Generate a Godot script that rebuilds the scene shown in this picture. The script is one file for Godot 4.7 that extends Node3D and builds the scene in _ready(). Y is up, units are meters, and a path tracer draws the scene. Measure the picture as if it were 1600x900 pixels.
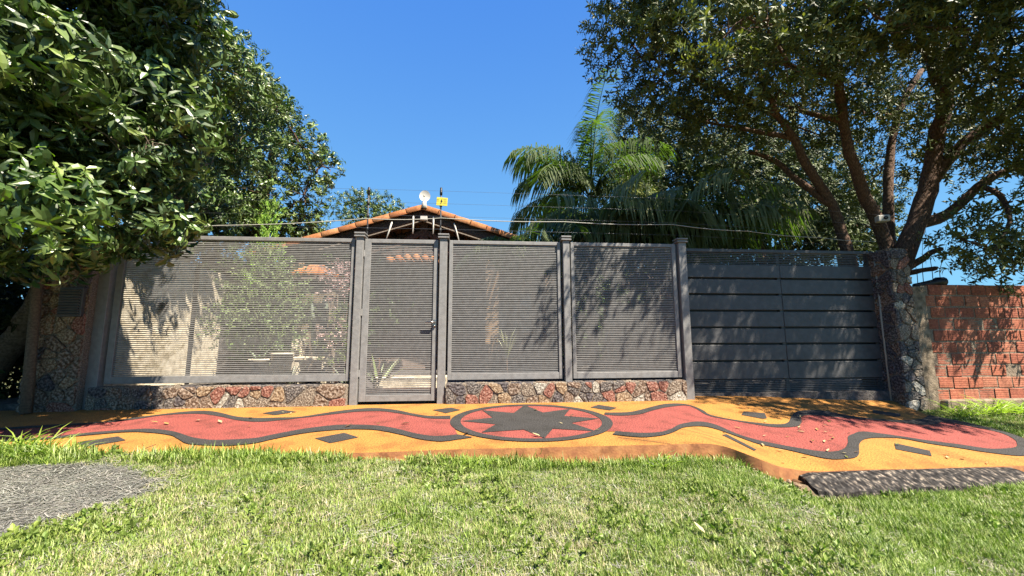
extends Node3D
# A painted pavement, a grey slatted fence and a garden seen from the lawn across from it. Metres, y up; the fence runs along x at z = 0.

const SLAB_EDGE: Array[Vector2] = [Vector2(-4.14, 1.831), Vector2(-2.73, 2.019), Vector2(-1.96, 2.070), Vector2(-1.16, 2.106), Vector2(-0.48, 2.080), Vector2(0.18, 2.093), Vector2(0.61, 2.094), Vector2(1.05, 2.096), Vector2(1.51, 2.097), Vector2(1.78, 2.117), Vector2(1.90, 2.227), Vector2(1.98, 2.304), Vector2(2.11, 2.316), Vector2(2.35, 2.251), Vector2(2.93, 2.243), Vector2(3.54, 2.226), Vector2(4.72, 2.049)]
const LEFT_UPPER_OUT: Array[Vector2] = [Vector2(-4.62, 0.887), Vector2(-4.25, 0.806), Vector2(-4.01, 0.551), Vector2(-3.75, 0.332), Vector2(-3.51, 0.317), Vector2(-3.29, 0.444), Vector2(-2.98, 0.673), Vector2(-2.74, 0.759), Vector2(-2.47, 0.760), Vector2(-2.27, 0.736), Vector2(-2.01, 0.496), Vector2(-1.76, 0.338), Vector2(-1.54, 0.323), Vector2(-1.28, 0.465), Vector2(-1.02, 0.713), Vector2(-0.82, 0.831), Vector2(-0.62, 0.832)]
const LEFT_UPPER_IN: Array[Vector2] = [Vector2(-4.52, 0.989), Vector2(-4.41, 0.959), Vector2(-4.05, 0.751), Vector2(-3.86, 0.521), Vector2(-3.51, 0.477), Vector2(-3.16, 0.658), Vector2(-2.88, 0.853), Vector2(-2.64, 0.948), Vector2(-2.46, 0.914), Vector2(-2.19, 0.765), Vector2(-1.90, 0.601), Vector2(-1.71, 0.511), Vector2(-1.42, 0.527), Vector2(-1.08, 0.765), Vector2(-0.85, 0.940), Vector2(-0.61, 0.991)]
const LEFT_LOWER_IN: Array[Vector2] = [Vector2(-4.25, 1.436), Vector2(-4.08, 1.331), Vector2(-3.93, 1.252), Vector2(-3.70, 1.183), Vector2(-3.51, 1.167), Vector2(-3.27, 1.262), Vector2(-3.11, 1.363), Vector2(-2.88, 1.533), Vector2(-2.66, 1.636), Vector2(-2.49, 1.640), Vector2(-2.30, 1.606), Vector2(-2.23, 1.526), Vector2(-2.03, 1.314), Vector2(-1.78, 1.176), Vector2(-1.59, 1.165), Vector2(-1.32, 1.229), Vector2(-1.10, 1.378), Vector2(-0.89, 1.571), Vector2(-0.70, 1.681), Vector2(-0.50, 1.643)]
const LEFT_LOWER_OUT: Array[Vector2] = [Vector2(-4.19, 1.492), Vector2(-4.00, 1.414), Vector2(-3.85, 1.344), Vector2(-3.62, 1.278), Vector2(-3.39, 1.322), Vector2(-3.14, 1.435), Vector2(-2.97, 1.578), Vector2(-2.78, 1.743), Vector2(-2.54, 1.816), Vector2(-2.38, 1.832), Vector2(-2.21, 1.770), Vector2(-2.15, 1.682), Vector2(-1.96, 1.484), Vector2(-1.76, 1.389), Vector2(-1.53, 1.355), Vector2(-1.28, 1.412), Vector2(-1.03, 1.592), Vector2(-0.83, 1.764), Vector2(-0.63, 1.859), Vector2(-0.49, 1.806), Vector2(-0.35, 1.748)]
const RIGHT_UPPER_OUT: Array[Vector2] = [Vector2(1.16, 0.818), Vector2(1.42, 0.824), Vector2(1.62, 0.713), Vector2(1.88, 0.499), Vector2(2.11, 0.355), Vector2(2.33, 0.348), Vector2(2.43, 0.486), Vector2(2.45, 0.662), Vector2(2.44, 0.818), Vector2(2.60, 0.990), Vector2(2.85, 1.130), Vector2(3.05, 1.172), Vector2(3.20, 1.098), Vector2(3.42, 0.880), Vector2(3.66, 0.684), Vector2(3.89, 0.602), Vector2(4.11, 0.593), Vector2(4.37, 0.772), Vector2(4.86, 0.787), Vector2(5.30, 0.693), Vector2(5.59, 0.536)]
const RIGHT_UPPER_IN: Array[Vector2] = [Vector2(1.12, 0.925), Vector2(1.28, 0.999), Vector2(1.53, 0.937), Vector2(1.78, 0.725), Vector2(2.03, 0.536), Vector2(2.33, 0.432), Vector2(2.40, 0.541), Vector2(2.39, 0.831), Vector2(2.51, 0.961), Vector2(2.75, 1.161), Vector2(2.93, 1.264), Vector2(3.18, 1.241), Vector2(3.36, 1.094), Vector2(3.52, 0.907), Vector2(3.72, 0.825), Vector2(4.12, 0.852), Vector2(4.75, 0.889), Vector2(5.03, 0.933), Vector2(5.28, 0.882), Vector2(5.53, 0.765), Vector2(5.65, 0.850), Vector2(5.81, 1.106), Vector2(5.69, 1.330), Vector2(5.50, 1.481), Vector2(5.30, 1.582), Vector2(4.93, 1.647)]
const RIGHT_LOWER_IN: Array[Vector2] = [Vector2(1.00, 1.651), Vector2(1.20, 1.735), Vector2(1.40, 1.722), Vector2(1.58, 1.602), Vector2(1.80, 1.368), Vector2(2.10, 1.135), Vector2(2.27, 1.156), Vector2(2.35, 1.425), Vector2(2.45, 1.573), Vector2(2.65, 1.748), Vector2(2.88, 1.887), Vector2(3.05, 1.882), Vector2(3.20, 1.803), Vector2(3.36, 1.666), Vector2(3.50, 1.525), Vector2(3.64, 1.444), Vector2(3.86, 1.350), Vector2(4.20, 1.439), Vector2(4.41, 1.510), Vector2(4.70, 1.575), Vector2(4.93, 1.647)]
const RIGHT_LOWER_OUT: Array[Vector2] = [Vector2(0.93, 1.764), Vector2(1.15, 1.874), Vector2(1.37, 1.835), Vector2(1.56, 1.708), Vector2(1.76, 1.515), Vector2(2.02, 1.341), Vector2(2.16, 1.339), Vector2(2.29, 1.515), Vector2(2.38, 1.672), Vector2(2.58, 1.825), Vector2(2.78, 2.026), Vector2(2.96, 2.048), Vector2(3.12, 2.004), Vector2(3.29, 1.851), Vector2(3.42, 1.727), Vector2(3.63, 1.583), Vector2(3.86, 1.519), Vector2(4.13, 1.503), Vector2(4.30, 1.604), Vector2(4.55, 1.686), Vector2(4.77, 1.763), Vector2(5.08, 1.812)]
const STAR: Array[Vector2] = [Vector2(0.28, 0.287), Vector2(0.44, 0.758), Vector2(0.80, 0.583), Vector2(0.65, 0.960), Vector2(1.00, 1.118), Vector2(0.65, 1.293), Vector2(0.81, 1.642), Vector2(0.42, 1.511), Vector2(0.28, 1.840), Vector2(0.13, 1.520), Vector2(-0.28, 1.594), Vector2(-0.13, 1.280), Vector2(-0.49, 1.107), Vector2(-0.15, 0.973), Vector2(-0.26, 0.566), Vector2(0.10, 0.757)]
const DIAMONDS = [[Vector2(-3.78, 1.598), Vector2(-3.59, 1.429), Vector2(-3.41, 1.570), Vector2(-3.58, 1.775)],
	[Vector2(-2.81, 0.487), Vector2(-2.66, 0.317), Vector2(-2.44, 0.448), Vector2(-2.61, 0.608)],
	[Vector2(-1.77, 1.652), Vector2(-1.57, 1.481), Vector2(-1.39, 1.652), Vector2(-1.58, 1.819)],
	[Vector2(-0.86, 0.476), Vector2(-0.64, 0.358), Vector2(-0.52, 0.506), Vector2(-0.68, 0.674)],
	[Vector2(1.08, 0.490), Vector2(1.23, 0.336), Vector2(1.40, 0.542), Vector2(1.26, 0.684)],
	[Vector2(2.82, 0.831), Vector2(2.93, 0.714), Vector2(3.15, 0.782), Vector2(3.04, 0.965), Vector2(2.98, 0.984)],
	[Vector2(2.11, 1.568), Vector2(2.20, 1.498), Vector2(2.24, 1.885), Vector2(2.17, 1.952)],
	[Vector2(5.04, 0.327), Vector2(5.30, 0.459), Vector2(5.17, 0.574), Vector2(5.08, 0.626), Vector2(4.85, 0.514)],
	[Vector2(3.87, 1.656), Vector2(4.06, 1.818), Vector2(3.91, 1.958), Vector2(3.70, 1.822)]]
const STEM_A: Array[Vector3] = [Vector3(6.23, 1.81, -0.90), Vector3(6.15, 2.44, -0.90), Vector3(5.96, 3.20, -0.90), Vector3(5.48, 3.83, -0.80), Vector3(5.18, 4.33, -0.70), Vector3(4.83, 4.67, -0.60), Vector3(4.44, 5.23, -0.40)]
const STEM_B: Array[Vector3] = [Vector3(6.73, 1.80, -0.80), Vector3(6.81, 2.43, -0.80), Vector3(6.61, 3.06, -0.80), Vector3(6.16, 3.76, -0.60), Vector3(5.85, 4.49, -0.40), Vector3(5.64, 5.16, -0.20), Vector3(5.38, 5.68, 0.00), Vector3(4.94, 6.16, 0.20)]
const STEM_C: Array[Vector3] = [Vector3(7.15, 1.85, -1.10), Vector3(7.32, 3.55, -1.10), Vector3(7.51, 4.44, -1.10), Vector3(7.74, 5.30, -1.00), Vector3(8.11, 5.92, -0.90)]
const STEM_D: Array[Vector3] = [Vector3(6.52, 1.45, -0.60), Vector3(6.88, 2.22, -0.60), Vector3(7.33, 3.01, -0.60), Vector3(7.50, 3.58, -0.55), Vector3(7.64, 4.45, -0.40), Vector3(7.59, 4.91, -0.20), Vector3(7.17, 5.22, 0.00), Vector3(6.80, 5.50, 0.20), Vector3(6.56, 5.85, 0.30), Vector3(6.16, 6.19, 0.50)]
const STEM_E: Array[Vector3] = [Vector3(7.49, 3.48, -0.55), Vector3(7.84, 3.99, -0.40), Vector3(8.11, 4.30, -0.20), Vector3(8.57, 4.60, 0.10), Vector3(9.30, 5.13, 0.30)]
const STEM_F: Array[Vector3] = [Vector3(7.25, 2.78, -0.60), Vector3(7.68, 2.93, -0.50), Vector3(8.10, 3.38, -0.30), Vector3(8.47, 3.60, -0.20), Vector3(8.80, 3.78, 0.00)]
const STEM_G: Array[Vector3] = [Vector3(7.59, 4.91, -0.20), Vector3(7.64, 5.25, 0.00), Vector3(7.49, 5.50, 0.40), Vector3(7.47, 5.89, 0.70)]
const STEM_H: Array[Vector3] = [Vector3(5.96, 3.20, -0.90), Vector3(5.57, 3.68, -1.10), Vector3(5.27, 4.20, -1.30), Vector3(4.84, 4.38, -1.40)]
const STUB_A: Array[Vector3] = [Vector3(6.88, 1.99, -0.60), Vector3(7.15, 2.15, -0.55), Vector3(7.24, 2.24, -0.50), Vector3(7.41, 2.31, -0.45)]
const STUB_B: Array[Vector3] = [Vector3(6.89, 1.91, -0.60), Vector3(7.06, 1.95, -0.50), Vector3(7.27, 1.98, -0.45)]
const CROWN_RIGHT = [[2.14, 5.95, -0.30, 0.75], [2.40, 6.57, -0.20, 0.90], [2.97, 5.41, -0.60, 0.80], [3.24, 5.94, -0.20, 0.90], [4.08, 5.64, -0.50, 0.90], [3.94, 6.18, 0.10, 0.90], [4.88, 5.16, -1.00, 0.80], [4.56, 5.39, 0.30, 0.90], [4.58, 6.08, 0.60, 0.90], [5.08, 4.98, -0.50, 0.80], [5.22, 5.48, 0.50, 0.90], [6.50, 5.69, -0.90, 0.80], [5.04, 5.72, 1.00, 0.90], [6.18, 5.49, 0.30, 0.80], [8.22, 5.39, -1.80, 0.80], [6.85, 4.90, -1.80, 0.70], [5.72, 5.39, 1.20, 0.90], [7.19, 4.69, 0.60, 0.70], [6.89, 5.00, 1.20, 0.80], [7.47, 4.37, 0.80, 0.70], [7.97, 4.02, 0.20, 0.65], [8.80, 4.26, -0.90, 0.60], [8.35, 3.61, 0.20, 0.60], [7.92, 2.90, 0.10, 0.50], [6.91, 2.32, 0.20, 0.36], [7.31, 2.15, 0.20, 0.42], [7.77, 1.96, 0.20, 0.45], [8.27, 2.24, 0.30, 0.60], [8.73, 4.00, 0.50, 0.90], [8.33, 5.07, 1.00, 1.00], [8.74, 4.46, -1.60, 0.60], [7.86, 3.98, -2.20, 0.70], [3.98, 4.86, -1.20, 0.70], [5.14, 4.60, -1.60, 0.60], [5.99, 6.44, -1.60, 0.90], [9.42, 6.78, -1.40, 0.70], [2.76, 6.89, 0.20, 0.90], [3.93, 6.66, 0.60, 1.00], [5.30, 6.42, 1.20, 1.10], [6.69, 5.82, 1.50, 1.10], [9.19, 6.46, -2.00, 0.80], [2.52, 4.90, -0.40, 0.50]]
const CROWN_LEFT_HIGH = [[-3.90, 4.60, 2.30, 0.55], [-4.35, 4.40, 2.25, 0.60], [-3.70, 5.20, 2.50, 0.55], [-4.30, 5.30, 2.50, 0.70], [-5.00, 4.60, 2.40, 0.70], [-4.10, 5.90, 2.90, 0.60], [-5.30, 3.60, 2.20, 0.70], [-3.10, 4.50, 2.10, 0.50], [-3.40, 4.70, 1.90, 0.50], [-3.30, 4.70, 2.00, 0.45], [-3.40, 5.30, 2.10, 0.50], [-3.70, 4.40, 2.20, 0.50], [-4.20, 4.40, 2.30, 0.60], [-5.60, 4.40, 2.60, 0.70]]
const CROWN_LEFT_OUTER = [[-9.0, 2.4, 0.4, 0.72], [-9.0, 2.5, 1.8, 0.72], [-9.2, 2.2, 2.5, 0.72], [-9.0, 2.1, 3.7, 0.72], [-8.9, 3.3, 0.6, 0.72], [-9.0, 3.2, 1.6, 0.72], [-9.1, 3.4, 2.6, 0.72], [-8.9, 3.4, 3.5, 0.72], [-9.0, 4.6, 0.4, 0.72], [-9.1, 4.4, 1.8, 0.72], [-8.8, 4.6, 2.9, 0.72], [-8.8, 4.4, 3.5, 0.72], [-8.9, 5.5, 0.4, 0.72], [-9.1, 5.5, 1.6, 0.72], [-9.1, 5.4, 2.7, 0.72], [-8.8, 5.5, 3.6, 0.72], [-7.9, 2.3, 0.4, 0.72], [-7.9, 2.3, 1.4, 0.72], [-7.8, 2.2, 2.8, 0.72], [-7.7, 2.4, 3.8, 0.72], [-7.9, 3.5, 0.4, 0.72], [-7.8, 3.3, 1.6, 0.72], [-8.0, 3.3, 2.9, 0.72], [-7.9, 3.5, 3.8, 0.72], [-7.7, 4.5, 0.5, 0.72], [-8.0, 4.3, 1.4, 0.72], [-8.0, 4.3, 2.5, 0.72], [-7.8, 4.3, 3.9, 0.72], [-7.7, 5.5, 0.6, 0.72], [-7.9, 5.7, 1.8, 0.72], [-7.7, 5.5, 2.9, 0.72], [-7.7, 5.6, 3.9, 0.72], [-6.7, 2.2, 0.5, 0.72], [-7.0, 2.1, 1.7, 0.72], [-6.7, 2.5, 2.9, 0.72], [-6.8, 2.1, 3.7, 0.72], [-6.8, 3.3, 1.4, 0.72], [-7.0, 3.6, 2.8, 0.72], [-7.0, 3.4, 3.5, 0.72], [-6.9, 4.6, 0.6, 0.72], [-6.8, 4.4, 1.7, 0.72], [-6.6, 4.5, 2.5, 0.72], [-7.0, 4.3, 3.9, 0.72], [-6.9, 5.6, 1.8, 0.72], [-6.9, 5.3, 2.9, 0.72], [-6.9, 5.6, 3.5, 0.72], [-6.0, 2.4, 1.4, 0.72], [-6.0, 2.3, 2.9, 0.72], [-6.1, 2.5, 3.8, 0.72], [-6.0, 3.6, 1.8, 0.72], [-5.8, 3.4, 2.6, 0.72], [-5.7, 3.6, 3.5, 0.72], [-6.0, 4.4, 1.6, 0.72], [-5.9, 4.3, 2.9, 0.72], [-5.9, 4.6, 3.6, 0.72], [-5.7, 5.6, 1.8, 0.72], [-6.1, 5.3, 2.8, 0.72], [-6.0, 5.5, 3.5, 0.72], [-4.9, 2.3, 2.5, 0.72], [-5.3, 2.3, 3.5, 0.72], [-5.0, 3.2, 2.6, 0.72], [-5.0, 3.2, 3.6, 0.72], [-5.0, 4.6, 2.7, 0.72], [-5.0, 4.4, 3.5, 0.72], [-5.3, 5.4, 1.8, 0.72], [-5.2, 5.5, 2.9, 0.72], [-5.2, 5.3, 3.8, 0.72]]
const CROWN_LEFT_LOW = [[-3.75, 2.80, 1.25, 0.40], [-3.50, 3.30, 1.50, 0.40], [-3.50, 4.00, 1.50, 0.45], [-3.75, 4.30, 1.25, 0.45], [-3.35, 2.90, 1.30, 0.30], [-3.50, 4.80, 1.50, 0.40], [-4.00, 3.80, 1.00, 0.45], [-4.15, 3.00, 1.40, 0.45], [-4.40, 2.50, 1.15, 0.45], [-4.15, 3.80, 1.40, 0.45], [-3.95, 2.50, 2.05, 0.40], [-3.70, 3.00, 2.30, 0.40], [-3.40, 2.50, 1.85, 0.30], [-3.20, 2.60, 1.90, 0.22], [-3.35, 2.00, 1.30, 0.20], [-3.10, 2.90, 1.60, 0.22], [-4.35, 2.50, 2.45, 0.50], [-4.60, 2.00, 2.20, 0.50], [-4.10, 3.00, 2.70, 0.45], [-4.90, 3.20, 2.30, 0.50]]
const CROWN_RIGHT_LOW = [[6.30, 3.90, 2.60, 0.50], [6.90, 4.20, 2.80, 0.55], [7.50, 3.80, 2.60, 0.50], [6.10, 4.70, 2.90, 0.50], [7.10, 3.50, 2.35, 0.42], [5.70, 4.60, 2.75, 0.42], [8.20, 4.00, 2.60, 0.50]]
const CROWN_RIGHT_MORE = [[2.70, 4.54, 1.20, 0.60], [3.23, 4.75, 1.30, 0.70], [3.70, 4.44, 1.00, 0.60], [3.95, 5.18, -0.90, 0.80], [3.22, 5.07, -1.40, 0.70], [2.33, 5.46, -0.40, 0.80], [7.33, 4.61, -0.30, 0.50], [8.88, 4.86, -0.60, 0.60], [7.13, 5.13, -1.20, 0.70], [5.95, 4.93, -1.40, 0.70], [2.74, 5.69, 0.30, 0.90], [6.64, 5.53, 0.80, 0.80]]
const CROWN_RIGHT_HIGH = [[4.20, 5.20, 1.50, 0.60], [4.90, 5.60, 1.70, 0.70], [5.60, 5.50, 1.90, 0.75], [6.40, 5.30, 1.80, 0.75], [7.10, 5.60, 2.00, 0.80], [7.90, 5.20, 1.90, 0.80], [8.70, 5.30, 1.80, 0.80], [5.40, 6.30, 2.30, 0.70], [6.20, 6.20, 2.60, 0.75], [7.00, 6.30, 2.80, 0.80], [7.80, 6.00, 2.70, 0.80], [8.60, 6.00, 2.70, 0.80], [9.60, 6.00, 2.20, 0.45], [7.20, 5.60, 3.10, 0.60], [8.10, 5.50, 3.20, 0.65], [8.90, 5.60, 3.20, 0.40], [5.10, 4.90, 1.20, 0.55], [6.00, 4.80, 1.30, 0.50], [8.50, 4.50, 1.50, 0.35]]
const CROWN_LEFT = [[-5.02, 4.16, 1.40, 0.90], [-4.98, 4.52, 0.90, 0.90], [-4.80, 5.06, 0.40, 0.85], [-4.53, 5.04, 0.00, 0.75], [-4.46, 4.88, -0.60, 0.75], [-4.24, 5.18, -1.10, 0.55], [-4.26, 3.09, 1.90, 0.70], [-4.15, 3.16, 1.50, 0.70], [-3.88, 3.43, 1.20, 0.55], [-5.13, 4.56, -1.40, 0.70], [-4.72, 4.36, -1.90, 0.70], [-3.95, 1.98, 2.20, 0.50], [-3.78, 1.90, 2.00, 0.50], [-3.67, 1.97, 1.70, 0.45], [-3.60, 2.13, 1.30, 0.42], [-3.44, 2.17, 1.00, 0.30], [-4.01, 1.59, 1.90, 0.35], [-3.92, 1.73, 1.60, 0.28], [-3.81, 1.74, 1.40, 0.20], [-5.68, 3.28, 0.20, 0.80], [-5.25, 3.36, -0.30, 0.80], [-5.03, 3.54, -0.80, 0.55], [-4.92, 4.20, -1.70, 0.55], [-6.40, 3.46, -2.60, 0.70], [-5.69, 3.41, -2.80, 0.70], [-5.48, 3.07, 0.80, 0.80], [-5.34, 3.50, 1.50, 1.00], [-4.78, 2.11, 1.80, 0.90], [-6.28, 5.06, 1.00, 1.20], [-5.15, 5.57, 0.60, 1.00], [-4.83, 5.72, 0.20, 0.80]]
const CROWN_MANGO = [[-5.80, 7.17, -4.00, 0.55], [-6.45, 7.89, -4.00, 0.70], [-5.39, 6.63, -4.30, 0.50], [-6.71, 6.62, -4.00, 0.80], [-6.59, 3.92, -5.50, 0.90], [-7.46, 3.93, -5.60, 0.90], [-5.74, 3.84, -5.80, 0.80], [-8.15, 4.20, -5.40, 1.00], [-5.14, 3.82, -6.00, 0.60], [-8.56, 4.98, -5.20, 1.00], [-7.58, 5.97, -5.00, 1.00], [-5.02, 5.90, -5.00, 0.75], [-4.58, 5.20, -5.00, 0.60], [-5.76, 5.79, -5.20, 0.90], [-5.97, 6.86, -5.50, 0.80], [-4.78, 4.51, -4.80, 0.50], [-5.84, 4.49, -4.60, 0.80], [-6.38, 6.74, -5.00, 0.90], [-6.66, 5.30, -4.60, 1.00], [-6.50, 4.11, -4.50, 0.90], [-7.33, 4.45, -4.60, 1.00], [-7.06, 3.56, -4.30, 0.80], [-5.70, 3.96, -5.00, 0.70], [-4.99, 3.95, -5.20, 0.60], [-4.25, 5.30, -5.00, 0.35]]
const CROWN_FAR_LEFT = [[-6.43, 6.87, -13.00, 0.90], [-5.52, 7.11, -13.00, 0.90], [-4.65, 7.05, -13.40, 0.70], [-5.40, 6.29, -13.00, 1.20], [-4.09, 6.16, -13.00, 1.00]]
const CROWN_BACK_A = [[3.85, 6.53, -6.00, 0.70], [4.00, 4.79, -6.30, 0.90], [5.09, 6.60, -6.50, 1.00], [4.48, 6.82, -5.50, 0.90], [5.65, 6.46, -5.50, 1.10], [4.63, 5.52, -6.00, 1.10], [6.26, 5.36, -6.00, 1.20], [5.38, 4.42, -6.00, 1.20], [4.21, 7.52, -5.50, 0.50]]
const CROWN_BACK_B = [[6.49, 7.00, -5.50, 0.90], [7.75, 6.48, -5.60, 1.00], [8.55, 4.33, -5.80, 1.00], [9.65, 6.55, -5.60, 1.00], [6.51, 5.76, -5.00, 1.00], [7.29, 5.13, -4.80, 1.00], [8.18, 4.85, -4.50, 1.00], [7.32, 4.41, -5.50, 1.10], [8.46, 3.95, -4.50, 1.00], [8.11, 6.21, -5.00, 0.80]]
const CROWN_BACK_C = [[10.99, 5.93, -5.50, 0.90], [10.48, 4.31, -5.60, 1.00], [12.30, 5.25, -5.80, 0.70], [8.51, 3.29, -4.00, 0.80], [10.20, 3.42, -4.40, 0.70], [9.09, 4.44, -4.30, 0.90], [10.30, 4.20, -4.60, 0.90], [9.36, 3.55, -4.30, 0.90], [11.28, 3.96, -5.00, 0.70], [9.26, 5.66, -5.00, 0.80]]
const HEDGE_LEFT = [[-7.87, 1.89, -1.60, 0.90], [-7.55, 0.96, -1.60, 0.90], [-7.42, 0.28, -1.30, 0.80], [-8.22, 1.15, -1.20, 1.10], [-7.76, 1.74, -2.00, 0.90], [-7.55, 0.54, -2.00, 0.80], [-7.90, 0.60, -0.60, 1.00], [-7.01, 2.04, -1.80, 0.80], [-7.25, 2.80, -2.60, 0.90], [-7.72, 1.48, 0.00, 1.20], [-6.76, 2.98, -3.00, 0.70]]
const LEAN_TRUNK: Array[Vector3] = [Vector3(-7.29, -0.09, -0.70), Vector3(-6.81, 0.60, -0.60), Vector3(-6.42, 1.11, -0.50), Vector3(-6.15, 1.63, -0.40), Vector3(-5.90, 2.38, -0.20), Vector3(-5.46, 3.25, 0.10), Vector3(-5.17, 4.10, 0.20)]
const MISC: Array[Vector3] = [Vector3(-4.17, 1.48, -1.50), Vector3(-4.48, 3.31, -2.60), Vector3(-3.66, 2.34, -2.40), Vector3(-3.55, 0.50, -1.20), Vector3(-3.44, 0.90, -1.70), Vector3(-3.27, 0.52, -1.70), Vector3(-2.90, 1.67, -1.60), Vector3(-2.01, 0.95, -1.50), Vector3(-1.56, 0.15, -1.50), Vector3(0.18, 0.89, -1.30), Vector3(0.01, 1.26, -3.40), Vector3(3.20, 1.24, -3.00), Vector3(2.63, 1.24, -3.00), Vector3(3.94, 1.53, -3.00), Vector3(-1.91, 2.79, -3.80), Vector3(2.71, 6.22, -4.50), Vector3(2.56, 3.91, -4.50), Vector3(0.66, 2.65, -2.20), Vector3(3.82, 3.86, -2.20), Vector3(2.99, 3.84, -2.20), Vector3(6.43, 2.81, -0.55), Vector3(-5.47, 1.48, 0.12), Vector3(-5.19, 1.16, 0.12), Vector3(-5.70, 1.87, 0.20), Vector3(-5.54, 1.87, 0.20), Vector3(-5.50, 0.03, 0.20), Vector3(-5.37, 0.03, 0.20), Vector3(6.59, 1.69, 0.00), Vector3(6.31, 1.62, 0.00), Vector3(6.83, 1.69, 0.00), Vector3(2.23, -0.30, 2.30), Vector3(3.31, 8.12, -4.50), Vector3(0.54, 5.69, -4.50), Vector3(-3.71, 1.30, -2.00)]

var rng := RandomNumberGenerator.new()
var M := {}
const EYE := Vector3(-0.321, 0.825, 5.547)

# ---------------------------------------------------------------- mesh helper
class MB:
	var st := SurfaceTool.new()
	var n := 0
	func _init(smooth := false):
		st.begin(Mesh.PRIMITIVE_TRIANGLES)
		st.set_smooth_group(0 if smooth else -1)
	func tri(a: Vector3, b: Vector3, c: Vector3):
		st.add_vertex(a); st.add_vertex(b); st.add_vertex(c); n += 1
	func face(a: Vector3, b: Vector3, c: Vector3, out: Vector3):   # clockwise seen from outside
		if (b - a).cross(c - a).dot(out) > 0.0: tri(a, c, b)
		else: tri(a, b, c)
	func quad(a: Vector3, b: Vector3, c: Vector3, d: Vector3, out: Vector3):
		face(a, b, c, out); face(a, c, d, out)
	func fan(p: PackedVector3Array, out: Vector3):
		for i in range(1, p.size() - 1): face(p[0], p[i], p[i + 1], out)
	func box(c: Vector3, s: Vector3, bev := 0.0, bs := Basis()):
		var h := s * 0.5
		var q := h - Vector3.ONE * bev
		for ax in 3:
			for sg in [-1.0, 1.0]:
				var u := (ax + 1) % 3
				var v := (ax + 2) % 3
				var pts := PackedVector3Array()
				for k in [[-1, -1], [1, -1], [1, 1], [-1, 1]]:
					var p := Vector3.ZERO
					p[ax] = sg * h[ax]; p[u] = k[0] * q[u]; p[v] = k[1] * q[v]
					pts.append(c + bs * p)
				var o := Vector3.ZERO
				o[ax] = sg
				fan(pts, bs * o)
		if bev <= 0.0: return
		for ax in 3:
			var u := (ax + 1) % 3
			var v := (ax + 2) % 3
			for su in [-1.0, 1.0]:
				for sv in [-1.0, 1.0]:
					var a := Vector3.ZERO; var b := Vector3.ZERO; var o := Vector3.ZERO
					a[u] = su * h[u]; a[v] = sv * q[v]; b[u] = su * q[u]; b[v] = sv * h[v]; o[u] = su; o[v] = sv
					var e := Vector3.ZERO
					e[ax] = q[ax]
					quad(c + bs * (a - e), c + bs * (a + e), c + bs * (b + e), c + bs * (b - e), bs * o)
		for sx in [-1.0, 1.0]:
			for sy in [-1.0, 1.0]:
				for sz in [-1.0, 1.0]:
					face(c + bs * Vector3(sx * h.x, sy * q.y, sz * q.z), c + bs * Vector3(sx * q.x, sy * h.y, sz * q.z), c + bs * Vector3(sx * q.x, sy * q.y, sz * h.z), bs * Vector3(sx, sy, sz))
	func tube(pts: Array, radii: Array, sides := 8, caps := true):
		var rings := []
		var prev := Vector3.ZERO
		for i in pts.size():
			var t: Vector3 = (pts[mini(i + 1, pts.size() - 1)] - pts[maxi(i - 1, 0)]).normalized()
			var x := prev - t * prev.dot(t) if i > 0 else t.cross(Vector3(0.31, 0.2, 0.93))
			if x.length() < 0.001: x = t.cross(Vector3(0.9, 0.1, 0.3))
			x = x.normalized(); prev = x
			var y := t.cross(x)
			var r := PackedVector3Array()
			for k in sides:
				var a := TAU * k / sides
				r.append(pts[i] + (x * cos(a) + y * sin(a)) * float(radii[i]))
			rings.append(r)
		for i in range(rings.size() - 1):
			for k in sides:
				var k2 := (k + 1) % sides
				var o: Vector3 = (rings[i][k] + rings[i][k2]) * 0.5 - pts[i]
				quad(rings[i][k], rings[i][k2], rings[i + 1][k2], rings[i + 1][k], o)
		if caps:
			fan(rings[0], pts[0] - pts[1]); fan(rings[-1], pts[-1] - pts[-2])
	func lathe(c: Vector3, prof: Array, sides := 16):   # prof: Vector2(radius, height)
		for i in range(prof.size() - 1):
			for k in sides:
				var a := TAU * k / sides
				var b := TAU * (k + 1) / sides
				var d := Vector2(prof[i + 1].y - prof[i].y, prof[i].x - prof[i + 1].x)
				var o := Vector3(cos(a) * d.x, d.y, sin(a) * d.x)
				quad(c + Vector3(cos(a) * prof[i].x, prof[i].y, sin(a) * prof[i].x), c + Vector3(cos(b) * prof[i].x, prof[i].y, sin(b) * prof[i].x),
					c + Vector3(cos(b) * prof[i + 1].x, prof[i + 1].y, sin(b) * prof[i + 1].x), c + Vector3(cos(a) * prof[i + 1].x, prof[i + 1].y, sin(a) * prof[i + 1].x), o)
	func done() -> ArrayMesh:
		st.index()
		st.generate_normals()
		return st.commit()

# ---------------------------------------------------------------- nodes
var used := {}
func numbered(called: String) -> String:
	used[called] = used.get(called, -1) + 1
	return called if used[called] == 0 else "%s_%03d" % [called, used[called]]

func world_of(p: Node) -> Vector3:
	var v := Vector3.ZERO
	while p != null and p != self:
		if p is Node3D: v += p.position
		p = p.get_parent()
	return v

func thing(called, label, category, at: Vector3, group := "") -> Node3D:
	var o := Node3D.new()
	o.name = numbered(called); add_child(o); o.position = at
	tag(o, label, category, group)
	return o

func tag(o, label, category, group := ""):
	o.set_meta("label", label)
	if category: o.set_meta("category", category)
	if group: o.set_meta("group", group)
	return o

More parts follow.
